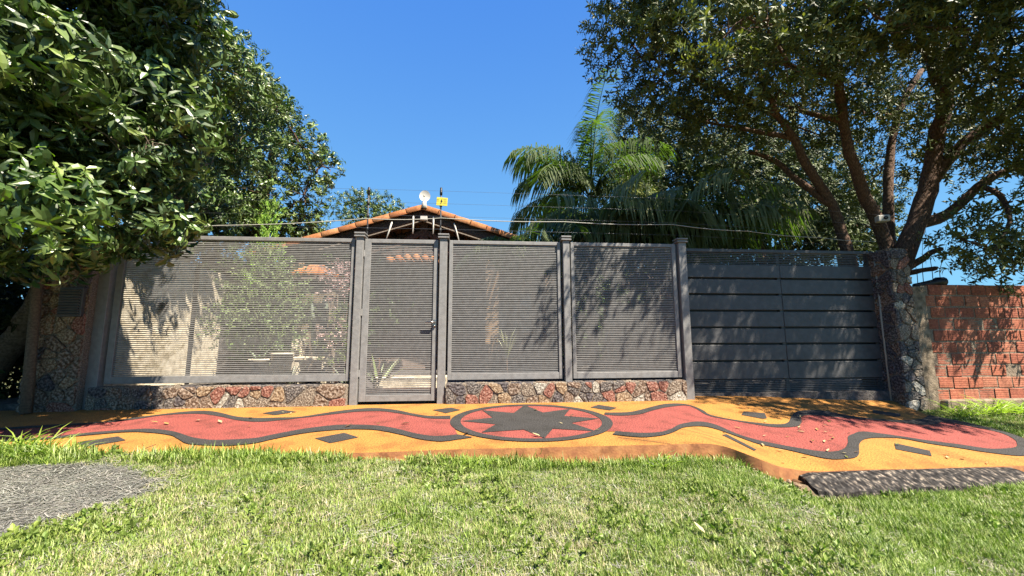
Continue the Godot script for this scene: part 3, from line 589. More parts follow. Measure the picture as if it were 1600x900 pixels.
func build_ground():
	var xs := []; var zs := []
	for a in [-400.0, -120.0, -50.0, -25.0, -16.0, -12.0, -10.0]: xs.append(a)
	for i in 113: xs.append(-8.4 + i * 0.15)
	for a in [10.0, 12.0, 16.0, 25.0, 50.0, 120.0, 400.0]: xs.append(a)
	for a in [-400.0, -120.0, -50.0, -25.0, -12.0, -6.0, -2.0]: zs.append(a)
	for i in 50: zs.append(-0.5 + i * 0.15)
	for a in [8.0, 10.0, 14.0, 25.0, 50.0, 120.0, 400.0]: zs.append(a)
	var mb := MB.new(true)
	for i in range(xs.size() - 1):
		for j in range(zs.size() - 1):
			var q := []
			for k in [[0, 0], [1, 0], [1, 1], [0, 1]]:
				var x: float = xs[i + k[0]]; var z: float = zs[j + k[1]]
				q.append(Vector3(x, lawn_y(x, z), z))
			mb.quad(q[0], q[1], q[2], q[3], Vector3.UP)
	tag(structure(obj("lawn_ground", mb, M.soil)), "sunlit ground of the verge under the green and straw coloured grass", "ground")
	mb = MB.new()
	mb.box(Vector3(0.6, -0.16, -12.2), Vector3(15.0, 0.4, 24.0))
	tag(structure(obj("yard_ground", mb, M.yard)), "paved garden floor behind the grey slatted fence", "ground")
	# the pavement: a slab with its front edge, and the coloured inlays laid on it
	var front := smooth_line(SLAB_EDGE, 0.08)
	var outline := PackedVector2Array([Vector2(5.75, -0.45), Vector2(2.5, -0.45), Vector2(2.45, 0.05), Vector2(-9.0, 0.05), Vector2(-9.0, 1.3)])
	outline.append_array(front)
	outline.append_array(PackedVector2Array([Vector2(5.25, 1.97), Vector2(5.6, 1.75), Vector2(5.9, 1.3), Vector2(5.93, 0.95), Vector2(5.85, 0.7), Vector2(5.68, 0.45), Vector2(5.88, 0.1), Vector2(5.95, -0.45)]))
	mb = MB.new()
	drape(mb, outline, 0.0, 0.12)
	var pave := obj("pavement", mb, M.orange)
	tag(structure(pave), "ochre painted pavement with red ribbon and black star in front of fence", "pavement")
	mb = MB.new(true)
	var rim := PackedVector2Array([Vector2(-9.0, 1.3)]); rim.append_array(front); rim.append_array(PackedVector2Array([Vector2(5.25, 1.97), Vector2(5.6, 1.75), Vector2(5.9, 1.3)]))
	var nz := FastNoiseLite.new(); nz.frequency = 1.2
	for i in range(rim.size() - 1):
		var a := rim[i]; var b := rim[i + 1]
		var o := Vector3((a - b).y, 0, (b - a).x)
		if o.z < 0: o = -o
		var ya := pave_y(a.x, a.y); var yb := pave_y(b.x, b.y)
		var oa := o.normalized() * 0.012
		var A := Vector3(a.x, ya, a.y); var B := Vector3(b.x, yb, b.y)
		mb.quad(A, B, B + oa * 1.6 - Vector3(0, 0.34, 0), A + oa * 1.6 - Vector3(0, 0.34, 0), o)
	obj("front_edge", mb, M.face_orange, pave)
	# red ribbons, extended to the left past the frame
	var lu := [Vector2(-9, 1.0), Vector2(-6.5, 1.02), Vector2(-5.3, 1.05)] + LEFT_UPPER_OUT
	var li := [Vector2(-9, 1.1), Vector2(-6.5, 1.12), Vector2(-5.3, 1.14)] + LEFT_UPPER_IN
	var ll := [Vector2(-9, 1.62), Vector2(-6.5, 1.62), Vector2(-5.2, 1.58)] + LEFT_LOWER_IN
	var lo := [Vector2(-9, 1.72), Vector2(-6.5, 1.72), Vector2(-5.2, 1.66)] + LEFT_LOWER_OUT
	var c := Vector2(0.255, 1.09)
	mb = MB.new(); var red := band(li, ll); red = Geometry2D.clip_polygons(red, disc(c, 0.83))[0]
	drape(mb, red, 0.004); obj("red_ribbon", mb, M.red, pave)
	mb = MB.new(); drape(mb, clip(band(lu, li), disc(c, 0.87)), 0.008); obj("black_border", mb, M.dark, pave)
	mb = MB.new(); drape(mb, clip(band(ll, lo), disc(c, 0.9)), 0.008); obj("black_border", mb, M.dark, pave)
	var r_in := RIGHT_UPPER_IN.slice(0, RIGHT_UPPER_IN.size() - 1)
	mb = MB.new(); drape(mb, clip(band([Vector2(0.6, 0.93)] + r_in, [Vector2(0.6, 1.6)] + RIGHT_LOWER_IN), disc(c, 0.83)), 0.004); obj("red_ribbon", mb, M.red, pave)
	var tail: Array[Vector2] = [Vector2(5.68, 0.5), Vector2(5.84, 0.75), Vector2(5.91, 1.1), Vector2(5.8, 1.42), Vector2(5.55, 1.66), Vector2(5.2, 1.79), Vector2(4.93, 1.81)]
	mb = MB.new(); drape(mb, band(RIGHT_UPPER_OUT + tail.slice(0, 5), RIGHT_UPPER_IN.slice(0, 24)), 0.008); obj("black_border", mb, M.dark, pave)
	mb = MB.new(); drape(mb, band(RIGHT_LOWER_OUT.slice(0, 21) + [Vector2(5.08, 1.80), Vector2(5.5, 1.665)], RIGHT_LOWER_IN + [Vector2(5.30, 1.582), Vector2(5.50, 1.485)]), 0.008); obj("black_border", mb, M.dark, pave)
	mb = MB.new(); drape(mb, disc(c, 0.80), 0.004); obj("red_disc", mb, M.red, pave)
	mb = MB.new()
	var ring := PackedVector2Array()
	for i in 73: ring.append(c + Vector2.from_angle(TAU * i / 72.0) * 0.86)
	for i in 73: ring.append(c + Vector2.from_angle(TAU * (72 - i) / 72.0 + 0.0001) * 0.755)
	for q in 4:   # four quarter rings, so that no outline touches itself
		var part := PackedVector2Array()
		for i in 19: part.append(c + Vector2.from_angle(TAU * (q * 18 + i) / 72.0) * Vector2(0.86, 0.85))
		for i in 19: part.append(c + Vector2.from_angle(TAU * (q * 18 + 18 - i) / 72.0) * Vector2(0.75, 0.755))
		drape(mb, part, 0.008)
	obj("black_ring", mb, M.dark, pave)
	for q in [[[1.55, 1.5], [1.75, 1.66], [1.9, 1.78], [2.02, 1.83]], [[0.95, 1.85], [1.2, 2.0], [1.32, 2.09]], [[-3.05, 1.72], [-3.04, 1.9], [-3.06, 2.0]]]:
		mb = MB.new()
		for i in range(q.size() - 1):
			var a := Vector2(q[i][0], q[i][1]); var b := Vector2(q[i + 1][0], q[i + 1][1])
			for k in 4:
				var u := a.lerp(b, k / 4.0) + Vector2(rr(-0.008, 0.008), rr(-0.008, 0.008)) * (1.0 if k else 0.0); var v := a.lerp(b, (k + 1.15) / 4.0)
				var w := (v - u).orthogonal().normalized() * 0.0035
				mb.quad(Vector3(u.x - w.x, pave_y(u.x, u.y) + 0.003, u.y - w.y), Vector3(u.x + w.x, pave_y(u.x, u.y) + 0.003, u.y + w.y), Vector3(v.x + w.x, pave_y(v.x, v.y) + 0.003, v.y + w.y), Vector3(v.x - w.x, pave_y(v.x, v.y) + 0.003, v.y - w.y), Vector3.UP)
		obj("crack", mb, M.dark, pave)
	mb = MB.new(); drape(mb, PackedVector2Array(STAR), 0.0085); obj("black_star", mb, M.dark, pave)
	for d in DIAMONDS:
		mb = MB.new(); drape(mb, PackedVector2Array(d), 0.005); obj("black_diamond", mb, M.dark, pave)

func disc(c: Vector2, r: float) -> PackedVector2Array:
	var p := PackedVector2Array()
	for i in 72: p.append(c + Vector2.from_angle(TAU * i / 72.0) * r)
	return p

func clip(a: PackedVector2Array, b: PackedVector2Array) -> PackedVector2Array:
	var best := PackedVector2Array()
	for g in Geometry2D.clip_polygons(a, b):
		if g.size() > best.size(): best = g
	return best

# ---------------------------------------------------------------- fence
func slat_panel(called: String, label: String, category: String, x0: float, x1: float, y0: float, y1: float, z: float, fl: float, fr: float, ft: float, fb: float, pitch: float, m, group := "") -> Node3D:
	var t := thing(called, label, category, Vector3((x0 + x1) * 0.5, y0, z), group)
	var d := 0.045
	var mb := MB.new(); mb.box(Vector3(x0 + fl * 0.5, (y0 + y1) * 0.5, z), Vector3(fl, y1 - y0, d), 0.004); obj("stile", mb, m, t)
	mb = MB.new(); mb.box(Vector3(x1 - fr * 0.5, (y0 + y1) * 0.5, z), Vector3(fr, y1 - y0, d), 0.004); obj("stile", mb, m, t)
	mb = MB.new(); mb.box(Vector3((x0 + x1) * 0.5 + (fl - fr) * 0.5, y1 - ft * 0.5, z), Vector3(x1 - x0 - fl - fr, ft, d - 0.004), 0.004); obj("rail", mb, m, t)
	mb = MB.new(); mb.box(Vector3((x0 + x1) * 0.5 + (fl - fr) * 0.5, y0 + fb * 0.5, z), Vector3(x1 - x0 - fl - fr, fb, d - 0.004), 0.004); obj("rail", mb, m, t)
	slats(t, x0 + fl, x1 - fr, y0 + fb, y1 - ft, z, pitch, m)
	return t

func slats(t: Node3D, x0: float, x1: float, y0: float, y1: float, z: float, pitch: float, m):
	var n := int((y1 - y0) / pitch)
	var s := BoxMesh.new()
	s.size = Vector3(x1 - x0, pitch * 0.5, 0.009)
	for i in n:
		var y := y0 + (i + 0.5) * (y1 - y0) / n
		piece("slat", s, m, t, Transform3D(Basis(Vector3.BACK, rr(-0.0006, 0.0006)) * Basis(Vector3.RIGHT, rr(-0.03, 0.03)), Vector3((x0 + x1) * 0.5, y, z + rr(-0.001, 0.001))))

func post(x0: float, x1: float, y0: float, label: String, cap := true):
	var t := thing("fence_post", label, "post", Vector3((x0 + x1) * 0.5, y0, 0), "grey steel posts of the fence")
	var mb := MB.new(); mb.box(Vector3((x0 + x1) * 0.5, (y0 + 2.215) * 0.5, 0.015), Vector3(x1 - x0, 2.215 - y0, 0.1), 0.005)
	obj("shaft", mb, M.fence, t)
	if cap:
		mb = MB.new()
		mb.box(Vector3((x0 + x1) * 0.5, 2.225, 0.015), Vector3(x1 - x0 + 0.05, 0.02, 0.15), 0.004)
		mb.box(Vector3((x0 + x1) * 0.5, 2.245, 0.015), Vector3(x1 - x0 + 0.01, 0.02, 0.11))
		mb.box(Vector3((x0 + x1) * 0.5, 2.266, 0.015), Vector3(x1 - x0 + 0.05, 0.022, 0.15), 0.004)
		obj("cap", mb, M.fence, t)
	return t

func stone_wall(x0: float, x1: float, label: String):
	var t := thing("low_stone_wall", label, "wall", Vector3((x0 + x1) * 0.5, 0, 0.0))
	var top := 0.265
	var mb := MB.new(); mb.box(Vector3((x0 + x1) * 0.5, top * 0.5 - 0.1, 0.0), Vector3(x1 - x0, top + 0.19, 0.2), 0.01); obj("mortar", mb, M.mortar, t)
	stone_face(t, Vector3(x0, -0.03, 0.1), Vector3.RIGHT, Vector3.UP, Vector3.BACK, x1 - x0, top + 0.025, 0.125, [0, 0, 6, 1, 2, 2, 3, 4, 5, 6, 6, 2, 1], 0.02)
	stone_face(t, Vector3(x0, top - 0.01, 0.11), Vector3.RIGHT, Vector3.FORWARD, Vector3.UP, x1 - x0, 0.21, 0.11, [0, 1, 1, 5, 6], 0.015)

func build_fence():
	stone_wall(-5.06, -1.985, "long low rubble stone wall left of the slatted door")
	stone_wall(-0.735, 2.55, "low rubble stone wall with reddish stones right of the slatted door")
	slat_panel("slatted_panel", "wide grey slatted fence panel at left with cream wall seen behind it", "fence panel", -4.95, -1.992, 0.295, 2.2, 0.0, 0.08, 0.045, 0.05, 0.09, 0.0247, M.fence)
	slat_panel("slatted_panel", "grey slatted fence panel directly right of the door", "fence panel", -0.722, 0.84, 0.295, 2.2, 0.0, 0.05, 0.05, 0.05, 0.085, 0.0247, M.fence)
	slat_panel("slatted_panel", "grey slatted fence panel with dappled tree shade beside the wide gate", "fence panel", 0.985, 2.535, 0.295, 2.2, 0.0, 0.05, 0.06, 0.05, 0.085, 0.0247, M.fence)
	var d := slat_panel("slatted_door", "tall grey slatted entrance door with steel lever handle", "door", -1.862, -0.872, 0.03, 2.2, 0.0, 0.085, 0.06, 0.055, 0.085, 0.0247, M.fence)
	var mb := MB.new(true)
	mb.tube([Vector3(-0.9, 1.06, 0.022), Vector3(-0.9, 1.06, 0.07)], [0.011, 0.011], 10)
	mb.tube([Vector3(-0.898, 1.06, 0.066), Vector3(-0.95, 1.064, 0.07), Vector3(-1.01, 1.058, 0.068), Vector3(-1.035, 1.05, 0.06)], [0.011, 0.011, 0.009, 0.008], 10)
	var h := obj("handle", mb, M.steel, d)
	mb = MB.new(); mb.box(Vector3(-0.9, 1.045, 0.026), Vector3(0.04, 0.1, 0.006), 0.003); obj("lock_plate", mb, M.steel, h)
	mb = MB.new(true); mb.tube([Vector3(-0.9, 1.01, 0.028), Vector3(-0.9, 1.01, 0.046)], [0.014, 0.012], 12); obj("lock_cylinder", mb, M.steel, h)
	mb = MB.new()
	for y in [0.35, 1.15, 1.95]: mb.tube([Vector3(-1.866, y, 0.03), Vector3(-1.866, y + 0.09, 0.03)], [0.012, 0.012], 8)
	obj("hinges", mb, M.fence, d).name = "hinge"
	post(-1.967, -1.872, -0.02, "grey post with stepped cap at the hinge side of the door")
	post(-0.85, -0.748, -0.02, "grey post with stepped cap at the handle side of the door")
	post(0.865, 0.96, 0.26, "grey post standing on the stone wall between two slatted panels")
	post(2.56, 2.675, -0.06, "grey post between the last slatted panel and the wide gate")
	post(-5.12, -4.985, -0.02, "dark shaded jamb post beside the left stone pillar", false)
	# the wide sliding gate
	var g := thing("sliding_gate", "wide dark grey sliding gate of seven boards with slats above and below", "gate", Vector3(4.41, -0.07, -0.3))
	var x0 := 2.72; var x1 := 5.97; var xm := 4.36
	for q in [[x0 + 0.04, 0.08], [xm, 0.06], [x1 - 0.04, 0.08]]:
		mb = MB.new(); mb.box(Vector3(q[0], 1.075, -0.325), Vector3(q[1], 2.2, 0.03), 0.004); obj("stile", mb, M.gate, g)
	mb = MB.new(); mb.box(Vector3((x0 + x1) * 0.5, 2.185, -0.3), Vector3(x1 - x0, 0.05, 0.06), 0.004); obj("rail", mb, M.gate, g)
	mb = MB.new(); mb.box(Vector3((x0 + x1) * 0.5, -0.035, -0.3), Vector3(x1 - x0, 0.045, 0.05), 0.004); obj("rail", mb, M.gate, g)
	mb = MB.new(); mb.box(Vector3((x0 + x1) * 0.5, 1.09, -0.345), Vector3(x1 - x0 - 0.02, 1.75, 0.008)); obj("backing_sheet", mb, M.black_metal, g)
	var ys := [1.965, 1.735, 1.487, 1.237, 0.982, 0.737, 0.482, 0.23]
	for i in 7:
		for s in 2:
			var a: float = x0 if s == 0 else xm + 0.004
			var b: float = xm - 0.004 if s == 0 else x1
			var gap := 0.028 if i < 6 else 0.004
			mb = MB.new()
			mb.box(Vector3((a + b) * 0.5, (ys[i] + ys[i + 1] + gap) * 0.5, -0.293 + rr(-0.002, 0.002)), Vector3(b - a, ys[i] - ys[i + 1] - gap, 0.03), 0.005, Basis(Vector3.BACK, rr(-0.0015, 0.0015)) * Basis(Vector3.RIGHT, -0.012))
			obj("board", mb, M.gate, g)
	slats(g, x0 + 0.08, x1 - 0.08, 1.968, 2.158, -0.3, 0.0247, M.gate)
	slats(g, x0 + 0.02, x1 - 0.02, -0.01, 0.228, -0.295, 0.0247, M.gate)
	for x in [3.2, 5.3]:
		mb = MB.new(true); mb.tube([Vector3(x, -0.035, -0.27), Vector3(x, -0.035, -0.245)], [0.05, 0.05], 16)
		var w := obj("wheel", mb, M.steel, g)
		mb = MB.new(); mb.box(Vector3(x, 0.0, -0.262), Vector3(0.08, 0.05, 0.012), 0.003); obj("bracket", mb, M.gate, w)
	mb = MB.new(); mb.box(Vector3(4.3, -0.075, -0.3), Vector3(3.4, 0.02, 0.03)); tag(obj("gate_track", mb, M.black_metal), "dark floor rail under the wide sliding gate", "rail")
	mb = MB.new(true); mb.tube([Vector3(5.9, -0.12, -0.2), Vector3(5.9, 1.25, -0.2), Vector3(5.91, 1.32, -0.2), Vector3(5.92, 2.1, -0.22)], [0.014, 0.014, 0.014, 0.014], 8)
	var cp := obj("conduit_pipe", mb, M.cable)
	tag(cp, "thin pale conduit running up beside the right edge of the gate", "pipe")

func build_pillars_and_brick_wall():
	# right pillar
	var t := thing("stone_pillar", "grey rubble stone pillar between wide gate and brick wall", "pillar", Vector3(6.08, -0.18, -0.15))
	var mb := MB.new(); mb.box(Vector3(6.07, 0.98, -0.2), Vector3(0.3, 2.4, 0.42), 0.01); obj("mortar", mb, M.mortar, t)
	stone_face(t, Vector3(5.9, -0.22, 0.01), Vector3.RIGHT, Vector3.UP, Vector3.BACK, 0.33, 2.4, 0.13, [0, 0, 1, 1, 4, 5, 6, 2, 0], 0.04)
	stone_face(t, Vector3(5.92, -0.2, 0.02), Vector3.FORWARD, Vector3.UP, Vector3.LEFT, 0.42, 2.38, 0.14, [1, 5, 5, 5, 6], 0.03)
	stone_face(t, Vector3(5.91, 2.18, 0.02), Vector3.RIGHT, Vector3.FORWARD, Vector3.UP, 0.31, 0.42, 0.14, [0, 1], 0.02)
	# left pillar
	t = thing("stone_pillar", "shaded brown stone pillar under the tree at left end of fence", "pillar", Vector3(-5.45, 0, 0))
	mb = MB.new(); mb.box(Vector3(-5.43, 1.05, 0.0), Vector3(0.62, 2.2, 0.3), 0.01); obj("mortar", mb, M.mortar, t)
	stone_face(t, Vector3(-5.75, -0.04, 0.15), Vector3.RIGHT, Vector3.UP, Vector3.BACK, 0.63, 2.2, 0.15, [6, 3, 6, 2, 5], 0.035)
	t = thing("louvred_meter_box", "small dark louvred box set into the shaded stone pillar", "meter box", Vector3(-5.28, 1.15, 0.2))
	mb = MB.new(); mb.box(Vector3(-5.28, 1.3, 0.185), Vector3(0.27, 0.36, 0.05), 0.006); obj("casing", mb, M.gate, t)
	for i in 10:
		mb = MB.new(); mb.box(Vector3(-5.28, 1.15 + i * 0.033, 0.218), Vector3(0.23, 0.02, 0.02), 0.002, Basis(Vector3.RIGHT, 0.5)); obj("louvre", mb, M.gate, t)
	mb = MB.new(true); mb.tube([Vector3(-5.5, 0.0, 0.3), Vector3(-5.56, 0.7, 0.28), Vector3(-5.6, 1.3, 0.27), Vector3(-5.64, 2.0, 0.26)], [0.055, 0.05, 0.048, 0.045], 10)
	tag(obj("wooden_pole", mb, M.wood_post), "slim weathered wooden pole standing against the shaded stone pillar", "pole")
	# cement strip and brick wall
	t = thing("cement_column", "rough cement column between stone pillar and red brick wall", "column", Vector3(6.36, -0.25, -0.06))
	mb = MB.new(); mb.box(Vector3(6.33, 0.68, -0.1), Vector3(0.22, 1.86, 0.24), 0.012); obj("shaft", mb, M.cement, t)
	mb = MB.new(); mb.box(Vector3(6.28, 0.68, 0.012), Vector3(0.012, 1.84, 0.02), 0.002); obj("seam", mb, M.cement, t)
	t = thing("brick_wall", "red hollow brick wall with thick mortar right of the stone pillar", "wall", Vector3(8.0, -0.2, -0.05))
	mb = MB.new(); mb.box(Vector3(8.69, 0.685, -0.102), Vector3(4.5, 1.89, 0.145)); obj("mortar", mb, M.brick_mortar, t)
	mb = MB.new(); mb.box(Vector3(8.76, -0.22, -0.08), Vector3(4.5, 0.3, 0.26), 0.02); obj("footing", mb, M.cement, t)
	var shapes := []
	for k in 4:
		var b := MB.new()
		var w := 0.228; var h := 0.158
		var prof := [Vector2(-h * 0.5, -0.06), Vector2(-h * 0.5, 0.018), Vector2(-h * 0.5 + 0.006, 0.026)]
		for gpos in 4:
			var y := -h * 0.5 + h * (gpos + 1) / 5.0
			prof.append_array([Vector2(y - 0.005, 0.026 + rr(-0.002, 0.002)), Vector2(y, 0.0225), Vector2(y + 0.005, 0.026)])
		prof.append_array([Vector2(h * 0.5 - 0.006, 0.026), Vector2(h * 0.5, 0.018), Vector2(h * 0.5, -0.06)])
		for i in range(prof.size() - 1):
			var p: Vector2 = prof[i]; var q: Vector2 = prof[i + 1]
			b.quad(Vector3(-w * 0.5, p.x, p.y), Vector3(w * 0.5, p.x, p.y), Vector3(w * 0.5, q.x, q.y), Vector3(-w * 0.5, q.x, q.y), Vector3(0, q.y - p.y if p.y != q.y else 0.0, 0) * -1.0 + Vector3(0, 0, 0.02) + Vector3(0, (p.x + q.x) * 0.05, 0))
		for s in [-0.5, 0.5]:
			b.quad(Vector3(s * w, -h * 0.5, -0.06), Vector3(s * w, h * 0.5, -0.06), Vector3(s * w, h * 0.5, 0.02), Vector3(s * w, -h * 0.5, 0.02), Vector3(s, 0, 0))
		shapes.append(b.done())
	for r in 10:
		var y := -0.09 + 0.083 + r * 0.1745
		var x := 6.53 + (0.12 if r % 2 else 0.0) + rr(-0.02, 0.02)
		while x < 10.9:
			if not (r in [2, 7] and rng.randf() < 0.1):
				piece("brick", shapes[rng.randi() % 4], M.bricks[rng.randi() % 3], t, Transform3D(Basis(Vector3.BACK, rr(-0.018, 0.018)) * Basis(Vector3.UP, rr(-0.02, 0.02)).scaled(Vector3(rr(0.96, 1.03), rr(0.95, 1.03), 1)), Vector3(x, y + rr(-0.004, 0.004), -0.048 + rr(-0.007, 0.005))))
			x += 0.246 + rr(-0.004, 0.006)
	mb = MB.new(true); mb.tube([Vector3(6.4, 1.635, -0.09), Vector3(6.6, 1.66, -0.1), Vector3(6.78, 1.69, -0.09), Vector3(6.8, 1.695, -0.09), Vector3(6.9, 1.7, -0.09)], [0.03, 0.045, 0.055, 0.075, 0.075], 12)
	tag(obj("black_pipe", mb, M.black_metal), "short black pipe lying on the left end of the brick wall", "pipe")

# ---------------------------------------------------------------- house
func build_house():
	var t := thing("house", "house with orange tiled gable roof and dark timber behind the door", "house", Vector3(-1.67, 0.05, -6.0))
	var ap := Vector2(-1.67, 4.05); var sl := 0.318
	var half := 3.6
	var th := atan(sl)
	# roof slopes
	for s in [-1.0, 1.0]:
		var mb := MB.new()
		var bs := Basis(Vector3.BACK, -s * th)
		var ln := half / cos(th)
		mb.box(Vector3(ap.x + s * half * 0.5, ap.y - half * 0.5 * sl - 0.06, -7.95), Vector3(ln, 0.05, 7.7), 0.0, bs)
		var rf := obj("roof", mb, M.dark_wood, t)
		var k := 0
		var d := 0.0
		while d < ln - 0.1:   # tiles along the verge: each its own piece, lapping the one below
			mb = MB.new(true)
			var cen := Vector3(ap.x + s * (d + 0.215) * cos(th), ap.y - (d + 0.215) * sin(th) + 0.012, -4.12)
			var b2 := Basis(Vector3.BACK, -s * (th - 0.022))
			var prof := []
			for i in 9: prof.append(Vector2(cos(PI * i / 8.0) * 0.12, sin(PI * i / 8.0) * 0.035))
			for i in 8:
				var p: Vector2 = prof[i]; var q: Vector2 = prof[i + 1]
				var w0 := 0.98; var w1 := 1.02
				mb.quad(cen + b2 * Vector3(-s * 0.22, p.y * w0, p.x * w0), cen + b2 * Vector3(-s * 0.22, q.y * w0, q.x * w0), cen + b2 * Vector3(s * 0.22, q.y * w1, q.x * w1), cen + b2 * Vector3(s * 0.22, p.y * w1, p.x * w1), b2 * Vector3(0, p.y + q.y, p.x + q.x))
			mb.box(cen + b2 * Vector3(0, -0.045, 0.118), Vector3(0.43, 0.125, 0.02), 0.004, b2)
			obj("roof_tile", mb, M.tile[k % 3], rf)
			# the same course going back over the slope, as rows of barrel tiles
			d += 0.405; k += 1
		mb = MB.new(true)
		for row in 16:
			var z := -4.4 - row * 0.42
			for i in 10:
				var c := Vector3(ap.x + s * (i + 0.5) * half / 10.0, ap.y - (i + 0.5) * half / 10.0 * sl, z)
				var p2 := c + bs * Vector3(s * half / 20.0, -0.01, 0)
				var p1 := c - bs * Vector3(s * half / 20.0, -0.015, 0)
				mb.tube([p1 - Vector3(0, 0.05, 0), p2 - Vector3(0, 0.05, 0)], [0.09, 0.1], 8, false)
		stuff(obj("tile_rows", mb, M.tile[0], rf))
		mb = MB.new(); mb.box(Vector3(ap.x + s * half * 0.5, ap.y - half * 0.5 * sl - 0.2, -4.14), Vector3(ln, 0.2, 0.05), 0.006, bs); obj("bargeboard", mb, M.dark_wood, t)
		mb = MB.new(); mb.box(Vector3(ap.x + s * 1.35, ap.y - 1.35 * sl - 0.28, -4.35), Vector3(2.8, 0.09, 0.07), 0.006, bs); obj("rafter", mb, M.dark_wood, t)
		mb = MB.new(); mb.box(Vector3(ap.x + s * 1.2, ap.y - 1.2 * sl - 0.36, -4.08), Vector3(2.5, 0.03, 0.03), 0.004, bs); obj("light_strip", mb, M.pale_wood, t)
		for k2 in 3:
			mb = MB.new(); mb.box(Vector3(ap.x + s * (0.9 + k2 * 0.95), ap.y - (0.9 + k2 * 0.95) * sl - 0.15, -6.0), Vector3(0.09, 0.12, 3.6), 0.006, bs); obj("purlin", mb, M.dark_wood, t)
	var mb := MB.new()
	mb.fan(PackedVector3Array([Vector3(ap.x, ap.y - 0.2, -5.6), Vector3(ap.x + 3.3, ap.y - 0.2 - 3.3 * sl, -5.6), Vector3(ap.x + 3.3, 0.05, -5.6), Vector3(ap.x - 3.3, 0.05, -5.6), Vector3(ap.x - 3.3, ap.y - 0.2 - 3.3 * sl, -5.6)]), Vector3.BACK)
	mb.box(Vector3(ap.x, 1.5, -8.4), Vector3(6.5, 2.9, 5.5))
	var w := obj("wall", mb, M.house_wall, t)
	mb = MB.new(); mb.box(Vector3(ap.x, 3.42, -4.4), Vector3(0.2, 0.75, 0.12), 0.01); obj("king_post", mb, M.dark_wood, t)
	mb = MB.new(); mb.box(Vector3(ap.x, 2.98, -4.4), Vector3(6.4, 0.22, 0.14), 0.01); obj("tie_beam", mb, M.dark_wood, t)
	for s in [-1.0, 1.0]:
		mb = MB.new(); mb.box(Vector3(ap.x + s * 0.42, 3.28, -4.4), Vector3(0.95, 0.14, 0.1), 0.008, Basis(Vector3.BACK, -s * 0.5)); obj("brace", mb, M.dark_wood, t)
		for q in [[0.24, 3.86, 3.42, 0.0], [0.74, 3.70, 3.26, 0.12]]:
			mb = MB.new(true); mb.tube([Vector3(ap.x + s * q[0] + 0.02, q[1] - 0.06, -4.06), Vector3(ap.x + s * (q[0] + q[3]) + 0.02, q[2] - 0.06, -4.06)], [0.02, 0.02], 6); obj("hanging_tube", mb, M.white, t)
	for i in 22:   # boards of the dark timber infill
		var x := ap.x - 2.3 + i * 0.21
		var top := ap.y - 0.35 - absf(x - ap.x) * sl
		mb = MB.new(); mb.box(Vector3(x, (2.9 + top) * 0.5, -4.75 + rr(-0.004, 0.004)), Vector3(0.2, top - 2.9, 0.02), 0.004); obj("board", mb, M.dark_wood, t)
	mb = MB.new(); mb.box(Vector3(ap.x + 0.03, 3.74, -4.06), Vector3(0.17, 0.11, 0.1), 0.01); obj("lamp", mb, M.white, t)
	# porch columns, a front door and window under the roof
	for x in [-4.6, 0.02, 1.5]:
		mb = MB.new(); mb.box(Vector3(x, 1.45, -4.4), Vector3(0.34, 2.84, 0.34), 0.012); obj("column", mb, M.tan, t)
	mb = MB.new(); mb.box(Vector3(-1.2, 1.1, -5.57), Vector3(0.95, 2.1, 0.05), 0.008); var dr := obj("door", mb, M.dark_wood, t)
	mb = MB.new(); mb.box(Vector3(-0.82, 1.05, -5.53), Vector3(0.03, 0.12, 0.03), 0.004); obj("handle", mb, M.steel, dr)
	for x in [-3.3, 0.8]:
		mb = MB.new(); mb.box(Vector3(x, 1.55, -5.58), Vector3(1.3, 1.1, 0.03)); var wn := obj("window", mb, flat(C(0.08, 0.1, 0.12), 0.1), t)
		mb = MB.new()
		for q in [[0, 0.57, 1.34, 0.06], [0, -0.57, 1.34, 0.06], [-0.65, 0, 0.06, 1.2], [0.65, 0, 0.06, 1.2], [0, 0, 0.05, 1.1]]: mb.box(Vector3(x + q[0], 1.55 + q[1], -5.55), Vector3(q[2], q[3], 0.05), 0.004)
		obj("frame", mb, M.dark_wood, wn)
	# small tiled lean-to edge in the sun
	for i in 7:
		mb = MB.new(true); mb.tube([Vector3(-2.35 + i * 0.2, 2.66 + 0.06 * sin(i * 0.55), -3.75), Vector3(-2.35 + i * 0.2, 2.72, -4.35)], [0.085, 0.075], 9); obj("awning_tile", mb, M.tile[i % 3], t)
	# satellite dish on the ridge
	var dsh := thing("satellite_dish", "small round white dish on the roof peak", "satellite dish", Vector3(-1.63, 4.05, -4.05))
	mb = MB.new(true)
	var f := (Vector3(0.05, 0.0, 1.0)).normalized()
	var bx := lean(f, Vector3.UP)
	for i in 5:
		for k in 20:
			var q := []
			for e in [[i, k], [i, k + 1], [i + 1, k + 1], [i + 1, k]]:
				var r: float = 0.132 * e[0] / 5.0
				var a: float = TAU * e[1] / 20.0
				q.append(Vector3(-1.63, 4.3, -4.08) + bx * Vector3(cos(a) * r, r * r * 1.4, sin(a) * r * (1.12 if sin(a) > 0 else 1.0)))
			mb.quad(q[0], q[1], q[2], q[3], f)
	obj("reflector", mb, M.white, dsh)
	mb = MB.new(true); mb.tube([Vector3(-1.63, 3.98, -4.0), Vector3(-1.63, 4.1, -4.0), Vector3(-1.63, 4.26, -4.08)], [0.075, 0.055, 0.03], 10); obj("mount", mb, M.white, dsh)
	mb = MB.new(true); mb.tube([Vector3(-1.63, 4.17, -4.05), Vector3(-1.63, 4.25, -3.9)], [0.008, 0.008], 6); mb.tube([Vector3(-1.63, 4.25, -3.9), Vector3(-1.63, 4.27, -3.95)], [0.02, 0.025], 8); obj("feed_horn", mb, M.cable, dsh)

